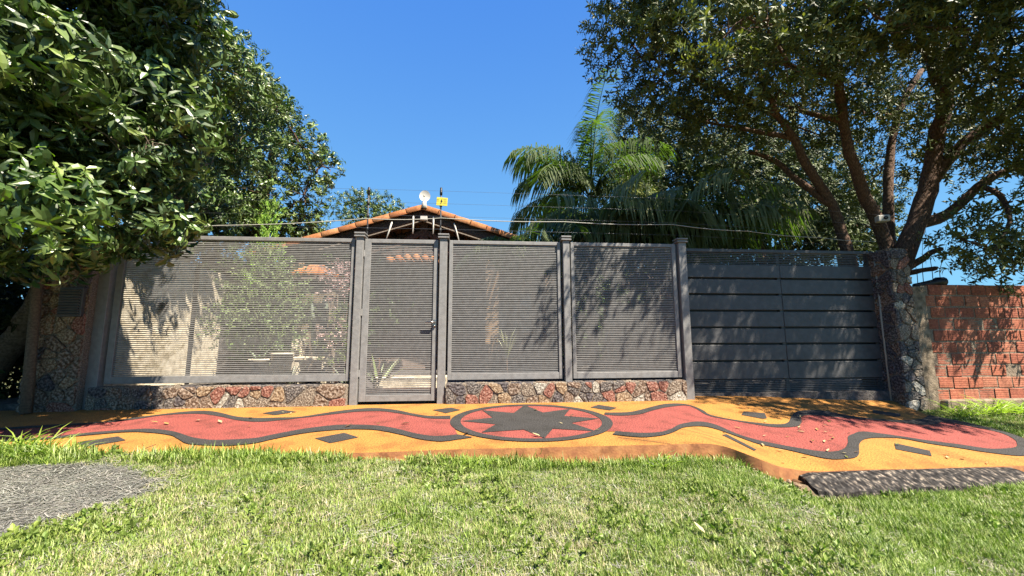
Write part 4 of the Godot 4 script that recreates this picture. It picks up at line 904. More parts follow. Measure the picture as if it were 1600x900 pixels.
# ---------------------------------------------------------------- garden seen through the slats
func build_yard():
	var mb := MB.new()
	mb.box(Vector3(-5.7, 1.12, -1.3), Vector3(0.2, 2.24, 2.2), 0.008)
	var t := thing("garden_wall", "cream rendered garden wall with a lamp, seen through left slatted panel", "wall", Vector3(-5.7, 0, -1.7))
	obj("render", mb, M.cream, t)
	mb = MB.new(); mb.box(Vector3(-5.7, 1.1, -2.86), Vector3(0.2, 2.2, 0.9), 0.008); obj("render", mb, M.cream, t)
	mb = MB.new(); mb.box(Vector3(-4.9, 0.9, -3.3), Vector3(1.4, 1.7, 0.1), 0.008); obj("end_wall", mb, M.yard, t)
	mb = MB.new(); mb.box(Vector3(-5.585, 1.1, -2.41), Vector3(0.05, 2.18, 0.07), 0.004)
	tag(obj("downpipe", mb, M.black_metal), "dark vertical downpipe on the cream garden wall", "pipe")
	t = thing("wall_lamp", "small dark lantern on the cream garden wall", "lamp", Vector3(-5.6, 1.3, -1.62))
	mb = MB.new(); mb.box(Vector3(-5.59, 1.4, -1.62), Vector3(0.03, 0.14, 0.09), 0.005); obj("bracket", mb, M.black_metal, t)
	mb = MB.new(true); mb.lathe(Vector3(-5.52, 1.3, -1.62), [Vector2(0.001, 0.0), Vector2(0.035, 0.01), Vector2(0.05, 0.12), Vector2(0.06, 0.13), Vector2(0.001, 0.17)], 12); obj("shade", mb, M.black_metal, t)
	mb = MB.new(); mb.box(Vector3(2.0, 1.7, -8.6), Vector3(26.0, 3.4, 0.2)); tag(obj("back_wall", mb, M.house_wall), "dull rear boundary wall far behind the house and garden hedge", "wall")
	# round leafy shrub
	var fine := [sprig(9, 0.16, 0.06, 0.026, 0.1, 0.2), sprig(8, 0.14, 0.06, 0.03, 0.0, 0.2)]
	t = thing("garden_shrub", "pale green bushy shrub in front of the cream wall behind the slats", "shrub", Vector3(-4.0, 0.04, -1.5))
	crown(t, [[-4.05, 1.75, -1.55, 0.5], [-3.85, 1.3, -1.5, 0.55], [-4.2, 1.1, -1.5, 0.45], [-3.7, 1.75, -1.7, 0.42], [-3.6, 0.95, -1.6, 0.42], [-3.95, 2.1, -1.6, 0.35], [-3.4, 1.35, -1.7, 0.3]], fine, 900, [Color(0.17, 0.23, 0.09), Color(0.13, 0.19, 0.07), Color(0.21, 0.27, 0.12)], M.leaf_dull, 0, 0.3, -0.3)
	limb(t, "stem", [Vector3(-4.0, 0.0, -1.5), Vector3(-3.98, 0.6, -1.52), Vector3(-3.9, 1.3, -1.52)], 0.04, 0.02, M.bark, 6)
	limb(t, "stem", [Vector3(-4.0, 0.0, -1.5), Vector3(-3.85, 0.5, -1.55), Vector3(-3.65, 1.0, -1.6)], 0.03, 0.015, M.bark, 6)
	t = thing("garden_shrub", "yellow green leafy shrub rising beside the tall palm", "shrub", Vector3(3.2, 0.04, -3.3))
	limb(t, "stem", [Vector3(3.2, 0.0, -3.3), Vector3(3.25, 1.4, -3.3), Vector3(3.3, 2.8, -3.3)], 0.05, 0.02, M.bark, 6)
	crown(t, [[3.25, 3.95, -3.3, 0.42], [3.45, 4.35, -3.4, 0.36], [3.0, 3.6, -3.3, 0.4], [3.7, 3.7, -3.4, 0.4], [3.3, 3.2, -3.3, 0.45]], [sprig(10, 0.2, 0.1, 0.04, 0.2, 0.3)], 420, [Color(0.2, 0.24, 0.05), Color(0.26, 0.3, 0.07), Color(0.14, 0.19, 0.04)], M.leaf_dull, 0, 0.3, -0.4)
	t = thing("conifer", "narrow bright green conifer top rising above left fence panel", "conifer", Vector3(-4.45, 0.04, -2.6))
	var cb := []
	for i in 9: cb.append([-4.45 + rr(-0.04, 0.04), 0.7 + i * 0.335, -2.6 + rr(-0.04, 0.04), 0.44 - i * 0.034])
	crown(t, cb, [sprig(12, 0.14, 0.06, 0.014, -0.5, 0.0)], 1700, [Color(0.26, 0.44, 0.07), Color(0.34, 0.52, 0.1)], M.leaf_dull, 0, 1.6, -0.6, 1.0)
	limb(t, "trunk", [Vector3(-4.45, 0.0, -2.6), Vector3(-4.45, 1.5, -2.6), Vector3(-4.45, 3.0, -2.6)], 0.05, 0.01, M.bark, 6)
	# tiled garden oven
	t = thing("garden_oven", "small brick oven with red tiled roof behind the left slatted panel", "oven", Vector3(-3.55, 0.04, -2.6))
	mb = MB.new(); mb.box(Vector3(-3.5, 1.0, -2.7), Vector3(0.66, 1.9, 0.5), 0.01); obj("body", mb, M.cement, t)
	mb = MB.new(); mb.box(Vector3(-3.5, 1.35, -2.445), Vector3(0.4, 0.36, 0.02), 0.004); obj("opening", mb, M.black_metal, t)
	mb = MB.new(); mb.box(Vector3(-3.5, 2.0, -2.65), Vector3(0.86, 0.07, 0.66), 0.006); obj("eave", mb, M.house_wall, t)
	for i in 6:
		for s in [-1.0, 1.0]:
			mb = MB.new(true)
			var x := -3.5 + (i - 2.5) * 0.14
			mb.tube([Vector3(-3.5 + (i - 2.5) * 0.03, 2.3, -2.65), Vector3(x, 2.06, -2.65 + s * 0.34)], [0.035, 0.075], 8); obj("roof_tile", mb, M.tile[rng.randi() % 3], t)
	# white plinth, bench and planters
	mb = MB.new(); mb.box(Vector3(-3.44, 0.5, -1.85), Vector3(0.17, 0.95, 0.17), 0.01); mb.box(Vector3(-3.44, 0.99, -1.85), Vector3(0.22, 0.04, 0.22), 0.006)
	tag(obj("white_plinth", mb, M.cream), "slim white garden plinth behind the left slatted panel", "plinth")
	t = thing("white_bench", "low white garden bench beside the plinth behind the slats", "bench", Vector3(-3.1, 0.04, -1.7))
	mb = MB.new(); mb.box(Vector3(-3.1, 0.52, -1.7), Vector3(0.55, 0.06, 0.36), 0.01); obj("seat", mb, M.cream, t)
	for x in [-3.32, -2.88]:
		mb = MB.new(); mb.box(Vector3(x, 0.27, -1.7), Vector3(0.08, 0.44, 0.32), 0.008); obj("leg", mb, M.cream, t)
	for q in [[-3.72, -1.15, 0.13, 0.46, "squat white planter nearest the low wall behind the slats"], [-3.45, -1.3, 0.16, 0.56, "taller white planter right of the squat one behind the slats"]]:
		t = thing("planter", q[4], "planter", Vector3(q[0], 0.04, q[1]))
		mb = MB.new(true); mb.lathe(Vector3(q[0], 0.04, q[1]), [Vector2(0.001, 0), Vector2(q[2] * 0.75, 0.0), Vector2(q[2], q[3]), Vector2(q[2] * 1.12, q[3]), Vector2(q[2] * 1.12, q[3] + 0.04), Vector2(q[2] * 0.9, q[3] + 0.04), Vector2(q[2] * 0.85, q[3] - 0.03), Vector2(0.001, q[3] - 0.03)], 18); obj("pot", mb, M.cream, t)
		for i in 9:
			mb = MB.new(); var a := i * 0.7
			add_leaf(mb, Transform3D(lean(Vector3(cos(a) * 0.6, 1.0, sin(a) * 0.6), Vector3.UP), Vector3(q[0], q[3], q[1])), rr(0.25, 0.4), 0.05, 0.3, 0.2)
			obj("leaf", mb, flat(C(0.42, 0.5, 0.36), 0.5), t)
	# cactus columns and agave
	t = thing("column_cactus", "tall grey green column cactus behind the left slatted panel", "cactus", Vector3(-3.05, 0.04, -1.9))
	for q in [[-3.25, 1.55, 0.045, -0.1], [-3.05, 1.62, 0.075, 0.0], [-2.95, 1.2, 0.05, 0.12]]:
		mb = MB.new(true); mb.tube([Vector3(-3.05, 0.1, -1.9), Vector3(lerpf(-3.05, q[0], 0.7), 0.7, -1.9), Vector3(q[0], q[1] - 0.25, -1.9), Vector3(q[0] + q[3] * 0.3, q[1], -1.9)], [q[2] * 0.7, q[2], q[2], q[2] * 0.3], 8); obj("stem", mb, flat(C(0.5, 0.55, 0.48), 0.7), t)
	t = thing("flowering_shrub", "tall shrub with mauve pink flower heads beside the door", "shrub", Vector3(-2.65, 0.04, -1.5))
	for q in [[-2.75, 1.9], [-2.5, 1.75], [-2.6, 1.3], [-2.9, 1.35]]:
		limb(t, "stem", [Vector3(-2.65, 0.0, -1.5), Vector3(lerpf(-2.65, q[0], 0.5), q[1] * 0.5, -1.5), Vector3(q[0], q[1], -1.55)], 0.016, 0.008, M.bark, 5)
	crown(t, [[-2.7, 1.95, -1.55, 0.26], [-2.5, 1.75, -1.5, 0.24], [-2.75, 1.6, -1.5, 0.2], [-2.65, 0.95, -1.5, 0.3]], [sprig(9, 0.08, 0.035, 0.03, 0.0, 0.1)], 2200, [Color(0.5, 0.33, 0.33), Color(0.4, 0.27, 0.26), Color(0.6, 0.45, 0.43)], M.leaf_dull, 0, 0.3, -0.5)
	crown(t, [[-2.55, 1.2, -1.5, 0.22], [-2.7, 0.7, -1.5, 0.3]], [sprig(9, 0.1, 0.06, 0.025, 0.0, 0.2)], 1200, [Color(0.15, 0.2, 0.06)], M.leaf_dull, 0, 0.3, -0.5)
	for q in [[-3.35, -1.35, 0.5, "spiky grey green agave low behind the left slatted panel", C(0.5, 0.53, 0.42)], [-2.35, -1.1, 0.45, "spiky agave just left of the door post behind the slats", C(0.46, 0.5, 0.38)], [-1.9, -1.2, 0.5, "small pale leafy plant behind the hinge side of the door", C(0.55, 0.62, 0.4)], [0.15, -1.0, 0.4, "slim upright plant with pale blooms behind the middle panel", C(0.66, 0.68, 0.5)]]:
		t = thing("garden_plant", q[3], "plant", Vector3(q[0], 0.04, q[1]))
		for i in 15:
			var a := i * 2.4
			mb = MB.new()
			var spread := 0.35 + 0.05 * i if q[0] < -1.8 else 0.1 + 0.02 * i
			add_leaf(mb, Transform3D(lean(Vector3(cos(a) * spread, 1.0, sin(a) * spread), Vector3.UP), Vector3(q[0], 0.05 if q[0] < 0 else 0.5, q[1])), q[2] * rr(0.9, 1.5), 0.045, 0.15, 0.25)
			obj("leaf", mb, flat(q[4], 0.5), t)
		mb = MB.new(true); mb.tube([Vector3(q[0], 0.0, q[1]), Vector3(q[0], 0.55, q[1])], [0.02, 0.012], 6); obj("stem", mb, M.bark, t)
	mb = MB.new(); mb.box(Vector3(-1.4, 0.14, -1.3), Vector3(1.15, 0.2, 0.3), 0.012)
	tag(obj("garden_step", mb, M.cream), "pale step low behind the bottom of the slatted door", "step")
	mb = MB.new(); mb.box(Vector3(-1.3, 0.05, -0.85), Vector3(1.3, 0.04, 0.5), 0.006)
	tag(obj("terracotta_mat", mb, M.terracotta), "pinkish tiled strip on the ground behind the door", "paving")
	# walls behind the right hand panels
	t = thing("garden_wall", "pinkish rendered wall behind the slatted panel next to the gate", "wall", Vector3(3.0, 0.04, -3.0))
	mb = MB.new(); mb.box(Vector3(2.95, 0.8, -3.1), Vector3(1.0, 1.5, 0.16), 0.008); obj("render", mb, M.house_wall, t)
	mb = MB.new(); mb.box(Vector3(3.46, 0.82, -2.3), Vector3(0.16, 1.6, 1.6), 0.008); obj("render", mb, M.house_wall, t)
	mb = MB.new(); mb.box(Vector3(2.95, 1.58, -3.1), Vector3(1.06, 0.05, 0.22), 0.006); obj("coping", mb, M.cement, t)
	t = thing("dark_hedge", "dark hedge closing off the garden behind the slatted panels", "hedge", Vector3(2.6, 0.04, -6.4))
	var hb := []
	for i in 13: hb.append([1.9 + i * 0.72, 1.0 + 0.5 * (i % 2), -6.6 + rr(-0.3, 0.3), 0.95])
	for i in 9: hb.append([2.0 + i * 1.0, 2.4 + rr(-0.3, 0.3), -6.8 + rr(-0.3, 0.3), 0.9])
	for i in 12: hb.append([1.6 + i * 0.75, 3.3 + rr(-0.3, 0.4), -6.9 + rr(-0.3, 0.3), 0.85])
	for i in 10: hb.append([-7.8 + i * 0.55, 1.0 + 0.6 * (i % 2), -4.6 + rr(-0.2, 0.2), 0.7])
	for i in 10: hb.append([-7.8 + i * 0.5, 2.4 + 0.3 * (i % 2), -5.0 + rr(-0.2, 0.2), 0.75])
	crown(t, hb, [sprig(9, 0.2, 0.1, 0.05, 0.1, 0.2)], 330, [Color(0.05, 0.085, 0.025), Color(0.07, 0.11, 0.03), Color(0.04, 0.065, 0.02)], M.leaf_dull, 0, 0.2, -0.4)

# ---------------------------------------------------------------- trees
func build_trees():
	# broad tree at right
	var pal := [Color(0.094, 0.125, 0.034), Color(0.115, 0.145, 0.04), Color(0.15, 0.172, 0.055), Color(0.07, 0.092, 0.028)]
	var t := thing("broad_tree", "broad multi stemmed tree spreading over the wide gate at right", "tree", Vector3(6.7, -0.2, -0.75))
	var nodes := []
	nodes.append_array(limb(t, "trunk", [Vector3(6.45, -0.3, -0.7), Vector3(6.47, 0.6, -0.65)] + STEM_D, 0.19, 0.05, M.bark, 12))
	nodes.append_array(limb(t, "trunk", [Vector3(6.4, -0.3, -0.95), Vector3(6.35, 0.8, -0.95)] + STEM_A, 0.125, 0.04, M.bark, 11))
	nodes.append_array(limb(t, "trunk", [Vector3(6.65, -0.3, -0.95), Vector3(6.68, 0.8, -0.85)] + STEM_B, 0.14, 0.04, M.bark, 11))
	nodes.append_array(limb(t, "trunk", [Vector3(6.9, -0.3, -1.15), Vector3(7.05, 0.8, -1.12)] + STEM_C, 0.12, 0.04, M.bark, 10))
	for q in [[STEM_E, 0.105, 0.04], [STEM_F, 0.1, 0.04], [STEM_G, 0.08, 0.04], [STEM_H, 0.075, 0.03]]:
		nodes.append_array(limb(t, "branch", q[0], q[1], q[2], M.bark, 9))
	limb(t, "cut_branch", STUB_A, 0.06, 0.04, M.bark, 8)
	limb(t, "cut_branch", STUB_B, 0.045, 0.035, M.bark, 8)
	for q in [[STEM_A[5], Vector3(4.2, 5.0, -0.7), Vector3(3.2, 5.3, -0.5)], [STEM_A[4], Vector3(4.4, 4.7, -1.1), Vector3(3.6, 4.9, -1.2)], [STEM_B[5], Vector3(4.6, 5.5, -0.3), Vector3(3.6, 6.1, 0.0)], [STEM_B[4], Vector3(5.4, 5.0, -0.9), Vector3(4.9, 5.5, -1.2)], [STEM_D[5], Vector3(6.8, 5.3, 0.6), Vector3(6.2, 5.7, 1.1)], [STEM_E[2], Vector3(8.1, 4.6, 0.5), Vector3(7.7, 5.0, 1.0)], [STEM_F[2], Vector3(8.0, 3.1, 0.0), Vector3(7.8, 2.6, 0.2), Vector3(7.5, 2.2, 0.2)]]:
		nodes.append_array(limb(t, "branch", q, 0.05, 0.02, M.bark, 7))
	var whole := CROWN_RIGHT + CROWN_RIGHT_MORE
	twigs(t, nodes, whole, M.bark, 0.022, 6)
	var sp := [sprig(10, 0.2, 0.085, 0.034, 0.2, 0.3), sprig(9, 0.17, 0.08, 0.034, 0.35, 0.35), sprig(11, 0.24, 0.085, 0.03, 0.1, 0.25)]
	crown(t, whole, sp, 400, pal, M.leaf_dull, 300, 0.1, -0.18)
	crown(t, CROWN_RIGHT_LOW, sp, 420, pal, M.leaf_dull, 0, 0.1, -0.5)
	twigs(t, nodes, CROWN_RIGHT_LOW, M.bark, 0.022, 4)
	twigs(t, nodes, CROWN_RIGHT_HIGH, M.bark, 0.022, 4)
	crown(t, CROWN_RIGHT_HIGH, sp, 300, pal, M.leaf_dull, 0, 0.1, -0.06)
	# near mango tree at left
	pal = [Color(0.053, 0.096, 0.025), Color(0.076, 0.13, 0.032), Color(0.1, 0.16, 0.04), Color(0.043, 0.074, 0.023), Color(0.165, 0.225, 0.05), Color(0.12, 0.18, 0.052)]
	t = thing("mango_tree", "large leafy mango tree overhanging the pavement at left", "tree", Vector3(-7.3, -0.1, -0.7))
	nodes = limb(t, "trunk", LEAN_TRUNK, 0.17, 0.08, M.pale_bark, 11)
	nodes.append_array(limb(t, "branch", [LEAN_TRUNK[5], Vector3(-4.9, 3.4, 0.9), Vector3(-4.3, 3.3, 1.5), Vector3(-4.0, 2.4, 2.0)], 0.07, 0.03, M.pale_bark, 8))
	nodes.append_array(limb(t, "branch", [LEAN_TRUNK[4], Vector3(-5.2, 3.0, -0.6), Vector3(-4.6, 3.7, -1.0)], 0.06, 0.03, M.pale_bark, 8))
	twigs(t, nodes, CROWN_LEFT, M.pale_bark, 0.02, 4)
	sp = [sprig(11, 0.19, 0.105, 0.042, 0.9, 0.5), sprig(12, 0.17, 0.095, 0.038, 1.3, 0.55), sprig(10, 0.2, 0.12, 0.046, 0.7, 0.55)]
	crown(t, CROWN_LEFT, sp, 380, pal, M.leaf, 300, 0.1, -0.16)
	crown(t, CROWN_LEFT_LOW, sp, 760, pal, M.leaf, 0, 0.1, -0.3)
	twigs(t, nodes, CROWN_LEFT_LOW, M.pale_bark, 0.014, 4)
	crown(t, CROWN_LEFT_OUTER, sp, 150, pal, M.leaf, 0, 0.1, -0.4)
	twigs(t, nodes, CROWN_LEFT_HIGH, M.pale_bark, 0.02, 4)
	crown(t, CROWN_LEFT_HIGH, sp, 460, pal, M.leaf, 0, 0.1, -0.5)
	# mango tree behind
	t = thing("mango_tree", "bright green mango tree behind the left end of fence", "tree", Vector3(-6.0, 0.0, -5.0))
	nodes = limb(t, "trunk", [Vector3(-6.0, 0.0, -5.0), Vector3(-5.95, 1.5, -5.0), Vector3(-6.0, 3.0, -5.0), Vector3(-5.9, 4.6, -5.1), Vector3(-5.8, 6.0, -5.2)], 0.2, 0.08, M.bark, 10)
	twigs(t, nodes, CROWN_MANGO, M.bark, 0.03, 4)
	var pm := [Color(0.08, 0.13, 0.025), Color(0.1, 0.165, 0.03), Color(0.065, 0.105, 0.025), Color(0.14, 0.2, 0.045)]
	crown(t, CROWN_MANGO, sp, 380, pm, M.leaf, 0, 0.2, -0.2)
	t = thing("garden_tree", "rounded green tree beyond the house roof at left", "tree", Vector3(-5.4, 0.0, -13.0))
	nodes = limb(t, "trunk", [Vector3(-5.4, 0.0, -13.0), Vector3(-5.4, 2.5, -13.0), Vector3(-5.4, 5.0, -13.0), Vector3(-5.4, 6.3, -13.0)], 0.2, 0.08, M.bark, 8)
	crown(t, CROWN_FAR_LEFT, sp, 230, pm, M.leaf, 0, 0.2, -0.3)
	# trees behind the palms and the gate
	sp = [sprig(10, 0.25, 0.12, 0.05, 0.2, 0.3), sprig(9, 0.22, 0.11, 0.045, 0.3, 0.3)]
	pal = [Color(0.05, 0.075, 0.022), Color(0.07, 0.1, 0.03), Color(0.1, 0.13, 0.04)]
	for q in [[CROWN_BACK_A, Vector3(5.2, 0.0, -6.0), "dark leafy tree standing directly behind the tall palm"], [CROWN_BACK_B, Vector3(7.6, 0.0, -5.0), "dense dark tree rising behind the left half of the wide gate"], [CROWN_BACK_C, Vector3(9.6, 0.0, -4.6), "dark tree behind the right end of the gate"]]:
		t = thing("garden_tree", q[2], "tree", q[1])
		nodes = limb(t, "trunk", [q[1], q[1] + Vector3(0.1, 1.4, 0), q[1] + Vector3(0, 3.0, 0.1), q[1] + Vector3(0.05, 4.4, 0)], 0.17, 0.07, M.bark, 9)
		twigs(t, nodes, q[0], M.bark, 0.03, 4)
		crown(t, q[0], sp, 300, pal, M.leaf_dull, 0, 0.2, -0.3)
	# deep shade at left: shrubbery behind the leaning trunk
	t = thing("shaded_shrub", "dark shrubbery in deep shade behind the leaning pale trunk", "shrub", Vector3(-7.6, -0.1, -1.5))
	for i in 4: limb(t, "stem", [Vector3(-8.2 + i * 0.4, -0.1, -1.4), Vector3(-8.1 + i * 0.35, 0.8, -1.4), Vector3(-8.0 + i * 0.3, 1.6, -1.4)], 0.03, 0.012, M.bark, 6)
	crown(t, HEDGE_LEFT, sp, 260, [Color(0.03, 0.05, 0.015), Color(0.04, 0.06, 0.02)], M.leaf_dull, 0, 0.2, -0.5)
	# palms
	t = thing("palm_tree", "tall feathery palm with arching fronds right of the house", "palm", Vector3(2.6, 0.0, -4.5))
	limb(t, "trunk", [Vector3(2.6, 0.0, -4.5), Vector3(2.58, 1.2, -4.5), Vector3(2.56, 2.6, -4.5), Vector3(2.6, 3.7, -4.5)], 0.14, 0.1, M.pale_bark, 12)
	limb(t, "crownshaft", [Vector3(2.6, 3.7, -4.5), Vector3(2.62, 4.2, -4.5), Vector3(2.65, 4.6, -4.5)], 0.11, 0.06, flat(C(0.34, 0.4, 0.22), 0.6), 10)
	var pc := [Color(0.056, 0.076, 0.036), Color(0.07, 0.09, 0.042), Color(0.042, 0.058, 0.03)]
	var pg := [Color(0.1, 0.112, 0.055), Color(0.13, 0.14, 0.07), Color(0.075, 0.088, 0.042)]
	for q in [[-0.9, 1.45, 3.6, 0.75], [2.95, 1.1, 2.8, 1.9], [2.6, 1.05, 2.8, 2.2], [3.5, 1.25, 2.8, 2.1], [1.9, 1.2, 3.0, 2.3], [0.3, 1.25, 2.3, 2.0], [-0.5, 1.1, 2.2, 2.1], [3.1, 0.9, 2.4, 2.2], [1.2, 1.0, 2.9, 2.2], [4.4, 1.3, 3.1, 1.8], [2.3, 0.7, 2.7, 2.1], [0.8, 0.6, 1.9, 1.9], [5.6, 1.45, 2.6, 1.2], [3.3, 0.4, 2.5, 1.9], [4.0, 0.7, 2.6, 2.0], [1.6, 1.4, 3.4, 1.6]]:
		frond(t, Vector3(2.63, 4.45, -4.5), q[0] + rr(-0.1, 0.1), q[1], q[2], q[3], 0.8, 1.7, pc[rng.randi() % 3], 84, 0.015)
	t = thing("garden_palm", "low fountain shaped palm between house roof and tall palm", "palm", Vector3(0.84, 0.0, -2.2))
	limb(t, "trunk", [Vector3(0.84, 0.0, -2.2), Vector3(0.84, 0.9, -2.2), Vector3(0.86, 1.95, -2.2)], 0.09, 0.06, M.pale_bark, 9)
	for i in 19:
		frond(t, Vector3(0.86, 1.95, -2.2), i * TAU / 19.0 * 2.0 + rr(-0.2, 0.2), rr(1.0, 1.45), rr(1.5, 2.1), rr(1.7, 2.5), 0.5, 1.6, pc[rng.randi() % 3], 46)
	for q in [[2.4, -2.4, "dark drooping palm behind the slatted panel nearest the gate"], [3.7, -2.0, "drooping palm with hanging leaflets above left end of the gate"], [3.0, -2.9, "drooping palm standing behind the post left of the gate"], [4.7, -2.5, "drooping palm in shade behind the middle of the gate"]]:
		t = thing("garden_palm", q[2], "palm", Vector3(q[0], 0.0, q[1]))
		limb(t, "trunk", [Vector3(q[0], 0.0, q[1]), Vector3(q[0], 1.2, q[1]), Vector3(q[0] + 0.05, 2.2, q[1])], 0.09, 0.06, M.pale_bark, 9)
		for i in 13:
			frond(t, Vector3(q[0] + 0.05, 2.5, q[1]), i * TAU / 13.0 * 3.0 + rr(-0.2, 0.2), rr(0.9, 1.4), rr(1.8, 2.5), rr(1.6, 2.3), 0.8, 2.6, pg[rng.randi() % 3], 50, 0.019)

# ---------------------------------------------------------------- wires
func build_wires():
	var mb := MB.new(true)
	var pts := []; var rad := []
	var key := [Vector3(-8.5, 2.05, 0), Vector3(-6.4, 2.16, 0), Vector3(-3.79, 2.35, 0), Vector3(-1.86, 2.49, 0), Vector3(-0.84, 2.52, 0), Vector3(0.9, 2.505, 0), Vector3(2.51, 2.50, 0), Vector3(3.7, 2.42, 0), Vector3(5.0, 2.4, -0.2), Vector3(6.4, 2.46, -0.6)]
	for i in range(key.size() - 1):
		for k in 6:
			var q: Vector3 = key[i].lerp(key[i + 1], k / 6.0)
			pts.append(q - Vector3(0, 0.02 * sin(PI * k / 6.0), 0)); rad.append(0.0062)
	pts.append(key[-1]); rad.append(0.0062)
	mb.tube(pts, rad, 5)
	tag(obj("white_cable", mb, M.cable), "thick pale cable strung above the fence from tree to tree", "cable")
	var names := ["lowest thin wire strung between fence poles", "second thin wire up strung between fence poles", "third thin wire up between the fence poles", "topmost thin wire strung between fence poles"]
	for i in 4:
		mb = MB.new(true)
		var y := 2.36 + i * 0.185
		mb.tube([Vector3(-7.5, y - 0.04, 0.0), Vector3(-4.5, y - 0.03, 0.0), Vector3(-1.86, y, 0.0), Vector3(-0.855, y, 0.0), Vector3(2.6, y - 0.02, 0.0), Vector3(6.4, y - 0.02, -0.5)], [0.0016, 0.0016, 0.0016, 0.0016, 0.0016, 0.0016], 4)
		tag(obj("electric_wire", mb, M.wire), names[i], "wire", "thin electric fence wires")
	for q in [[-1.862, 2.95, "slim electric fence pole on the hinge side post of the door"], [-0.857, 2.975, "slim electric fence pole carrying the yellow warning sign"]]:
		var t := thing("electric_pole", q[2], "pole", Vector3(q[0], 2.0, 0))
		mb = MB.new(true); mb.tube([Vector3(q[0], 2.0, -0.06), Vector3(q[0], q[1], -0.06)], [0.011, 0.011], 8); obj("rod", mb, flat(C(0.3, 0.3, 0.32), 0.5), t)
		for i in 4:
			mb = MB.new(true); mb.tube([Vector3(q[0], 2.335 + i * 0.185, -0.06), Vector3(q[0], 2.385 + i * 0.185, -0.06)], [0.019, 0.019], 8); obj("insulator", mb, M.black_metal, t)
		mb = MB.new(true); mb.tube([Vector3(q[0], q[1] - 0.1, -0.06), Vector3(q[0], q[1] + 0.01, -0.06)], [0.019, 0.016], 8); obj("tip", mb, M.black_metal, t)
	# the yellow sign: a bent bolt between two short dark strokes, hung on the wires
	var s := thing("warning_sign", "small yellow warning plate with black lightning mark on the electric fence", "sign", Vector3(-0.84, 2.7, -0.02))
	mb = MB.new(); mb.box(Vector3(-0.84, 2.77, -0.03), Vector3(0.155, 0.12, 0.006), 0.002, Basis(Vector3.BACK, -0.06)); obj("plate", mb, M.yellow, s)
	mb = MB.new()
	for b in [[Vector2(0.012, 0.05), Vector2(-0.018, 0.0), Vector2(0.002, 0.0)], [Vector2(0.018, 0.01), Vector2(-0.004, 0.01), Vector2(-0.02, -0.05)]]:
		mb.fan(PackedVector3Array([Vector3(-0.846 + b[0].x, 2.77 + b[0].y, -0.0255), Vector3(-0.846 + b[1].x, 2.77 + b[1].y, -0.0255), Vector3(-0.846 + b[2].x, 2.77 + b[2].y, -0.0255)]), Vector3.BACK)
	obj("lightning_mark", mb, M.black_metal, s)
	mb = MB.new()
	for q in [[-0.052, 0.03, 0.035], [-0.052, 0.008, 0.03], [0.048, 0.03, 0.04], [0.05, 0.008, 0.035], [0.048, -0.018, 0.038]]: mb.box(Vector3(-0.846 + q[0], 2.77 + q[1], -0.0262), Vector3(q[2], 0.007, 0.001))
	obj("print_lines", mb, flat(C(0.62, 0.58, 0.3), 0.6), s)

# ---------------------------------------------------------------- grass
func in_pave(x: float, z: float) -> bool:
	if x < -4.1: return z < 1.84 and z > -0.3
	if x < 4.7:
		for i in range(SLAB_EDGE.size() - 1):
			if x >= SLAB_EDGE[i].x and x <= SLAB_EDGE[i + 1].x:
				return z < lerpf(SLAB_EDGE[i].y, SLAB_EDGE[i + 1].y, (x - SLAB_EDGE[i].x) / (SLAB_EDGE[i + 1].x - SLAB_EDGE[i].x)) + 0.04
		return true
	if x < 5.95: return z < minf(2.05, 2.05 - (x - 4.7) * 0.35) + 0.03
	return false

const LID := Vector2(-3.38, 2.74)
func lid_d(x: float, z: float) -> float:   # below 1 on the round concrete lid
	return Vector2((x - LID.x) / 0.98, (z - LID.y) / 0.6).length()

func tuft(n: int, h: float, spread: float, w: float) -> ArrayMesh:
	var mb := MB.new()
	for i in n:
		var a := rng.randf() * TAU
		var o := Vector3(cos(a), 0, sin(a)) * spread * sqrt(rng.randf())
		var b := rng.randf() * TAU
		var ln := h * rr(0.5, 1.2)
		var d := Vector3(cos(b), 0, sin(b)) * rr(0.3, 1.3)
		var p1 := o + (Vector3.UP + d * 0.35).normalized() * ln * 0.5
		var p2 := p1 + (Vector3.UP * 0.75 + d).normalized() * ln * 0.5
		var s := Vector3(-sin(b), 0, cos(b)) * w
		mb.quad(o - s, o + s, p1 + s * 0.75, p1 - s * 0.75, d + Vector3.UP * 0.3)
		mb.face(p1 - s * 0.75, p1 + s * 0.75, p2, d + Vector3.UP * 0.3)
	return mb.done()

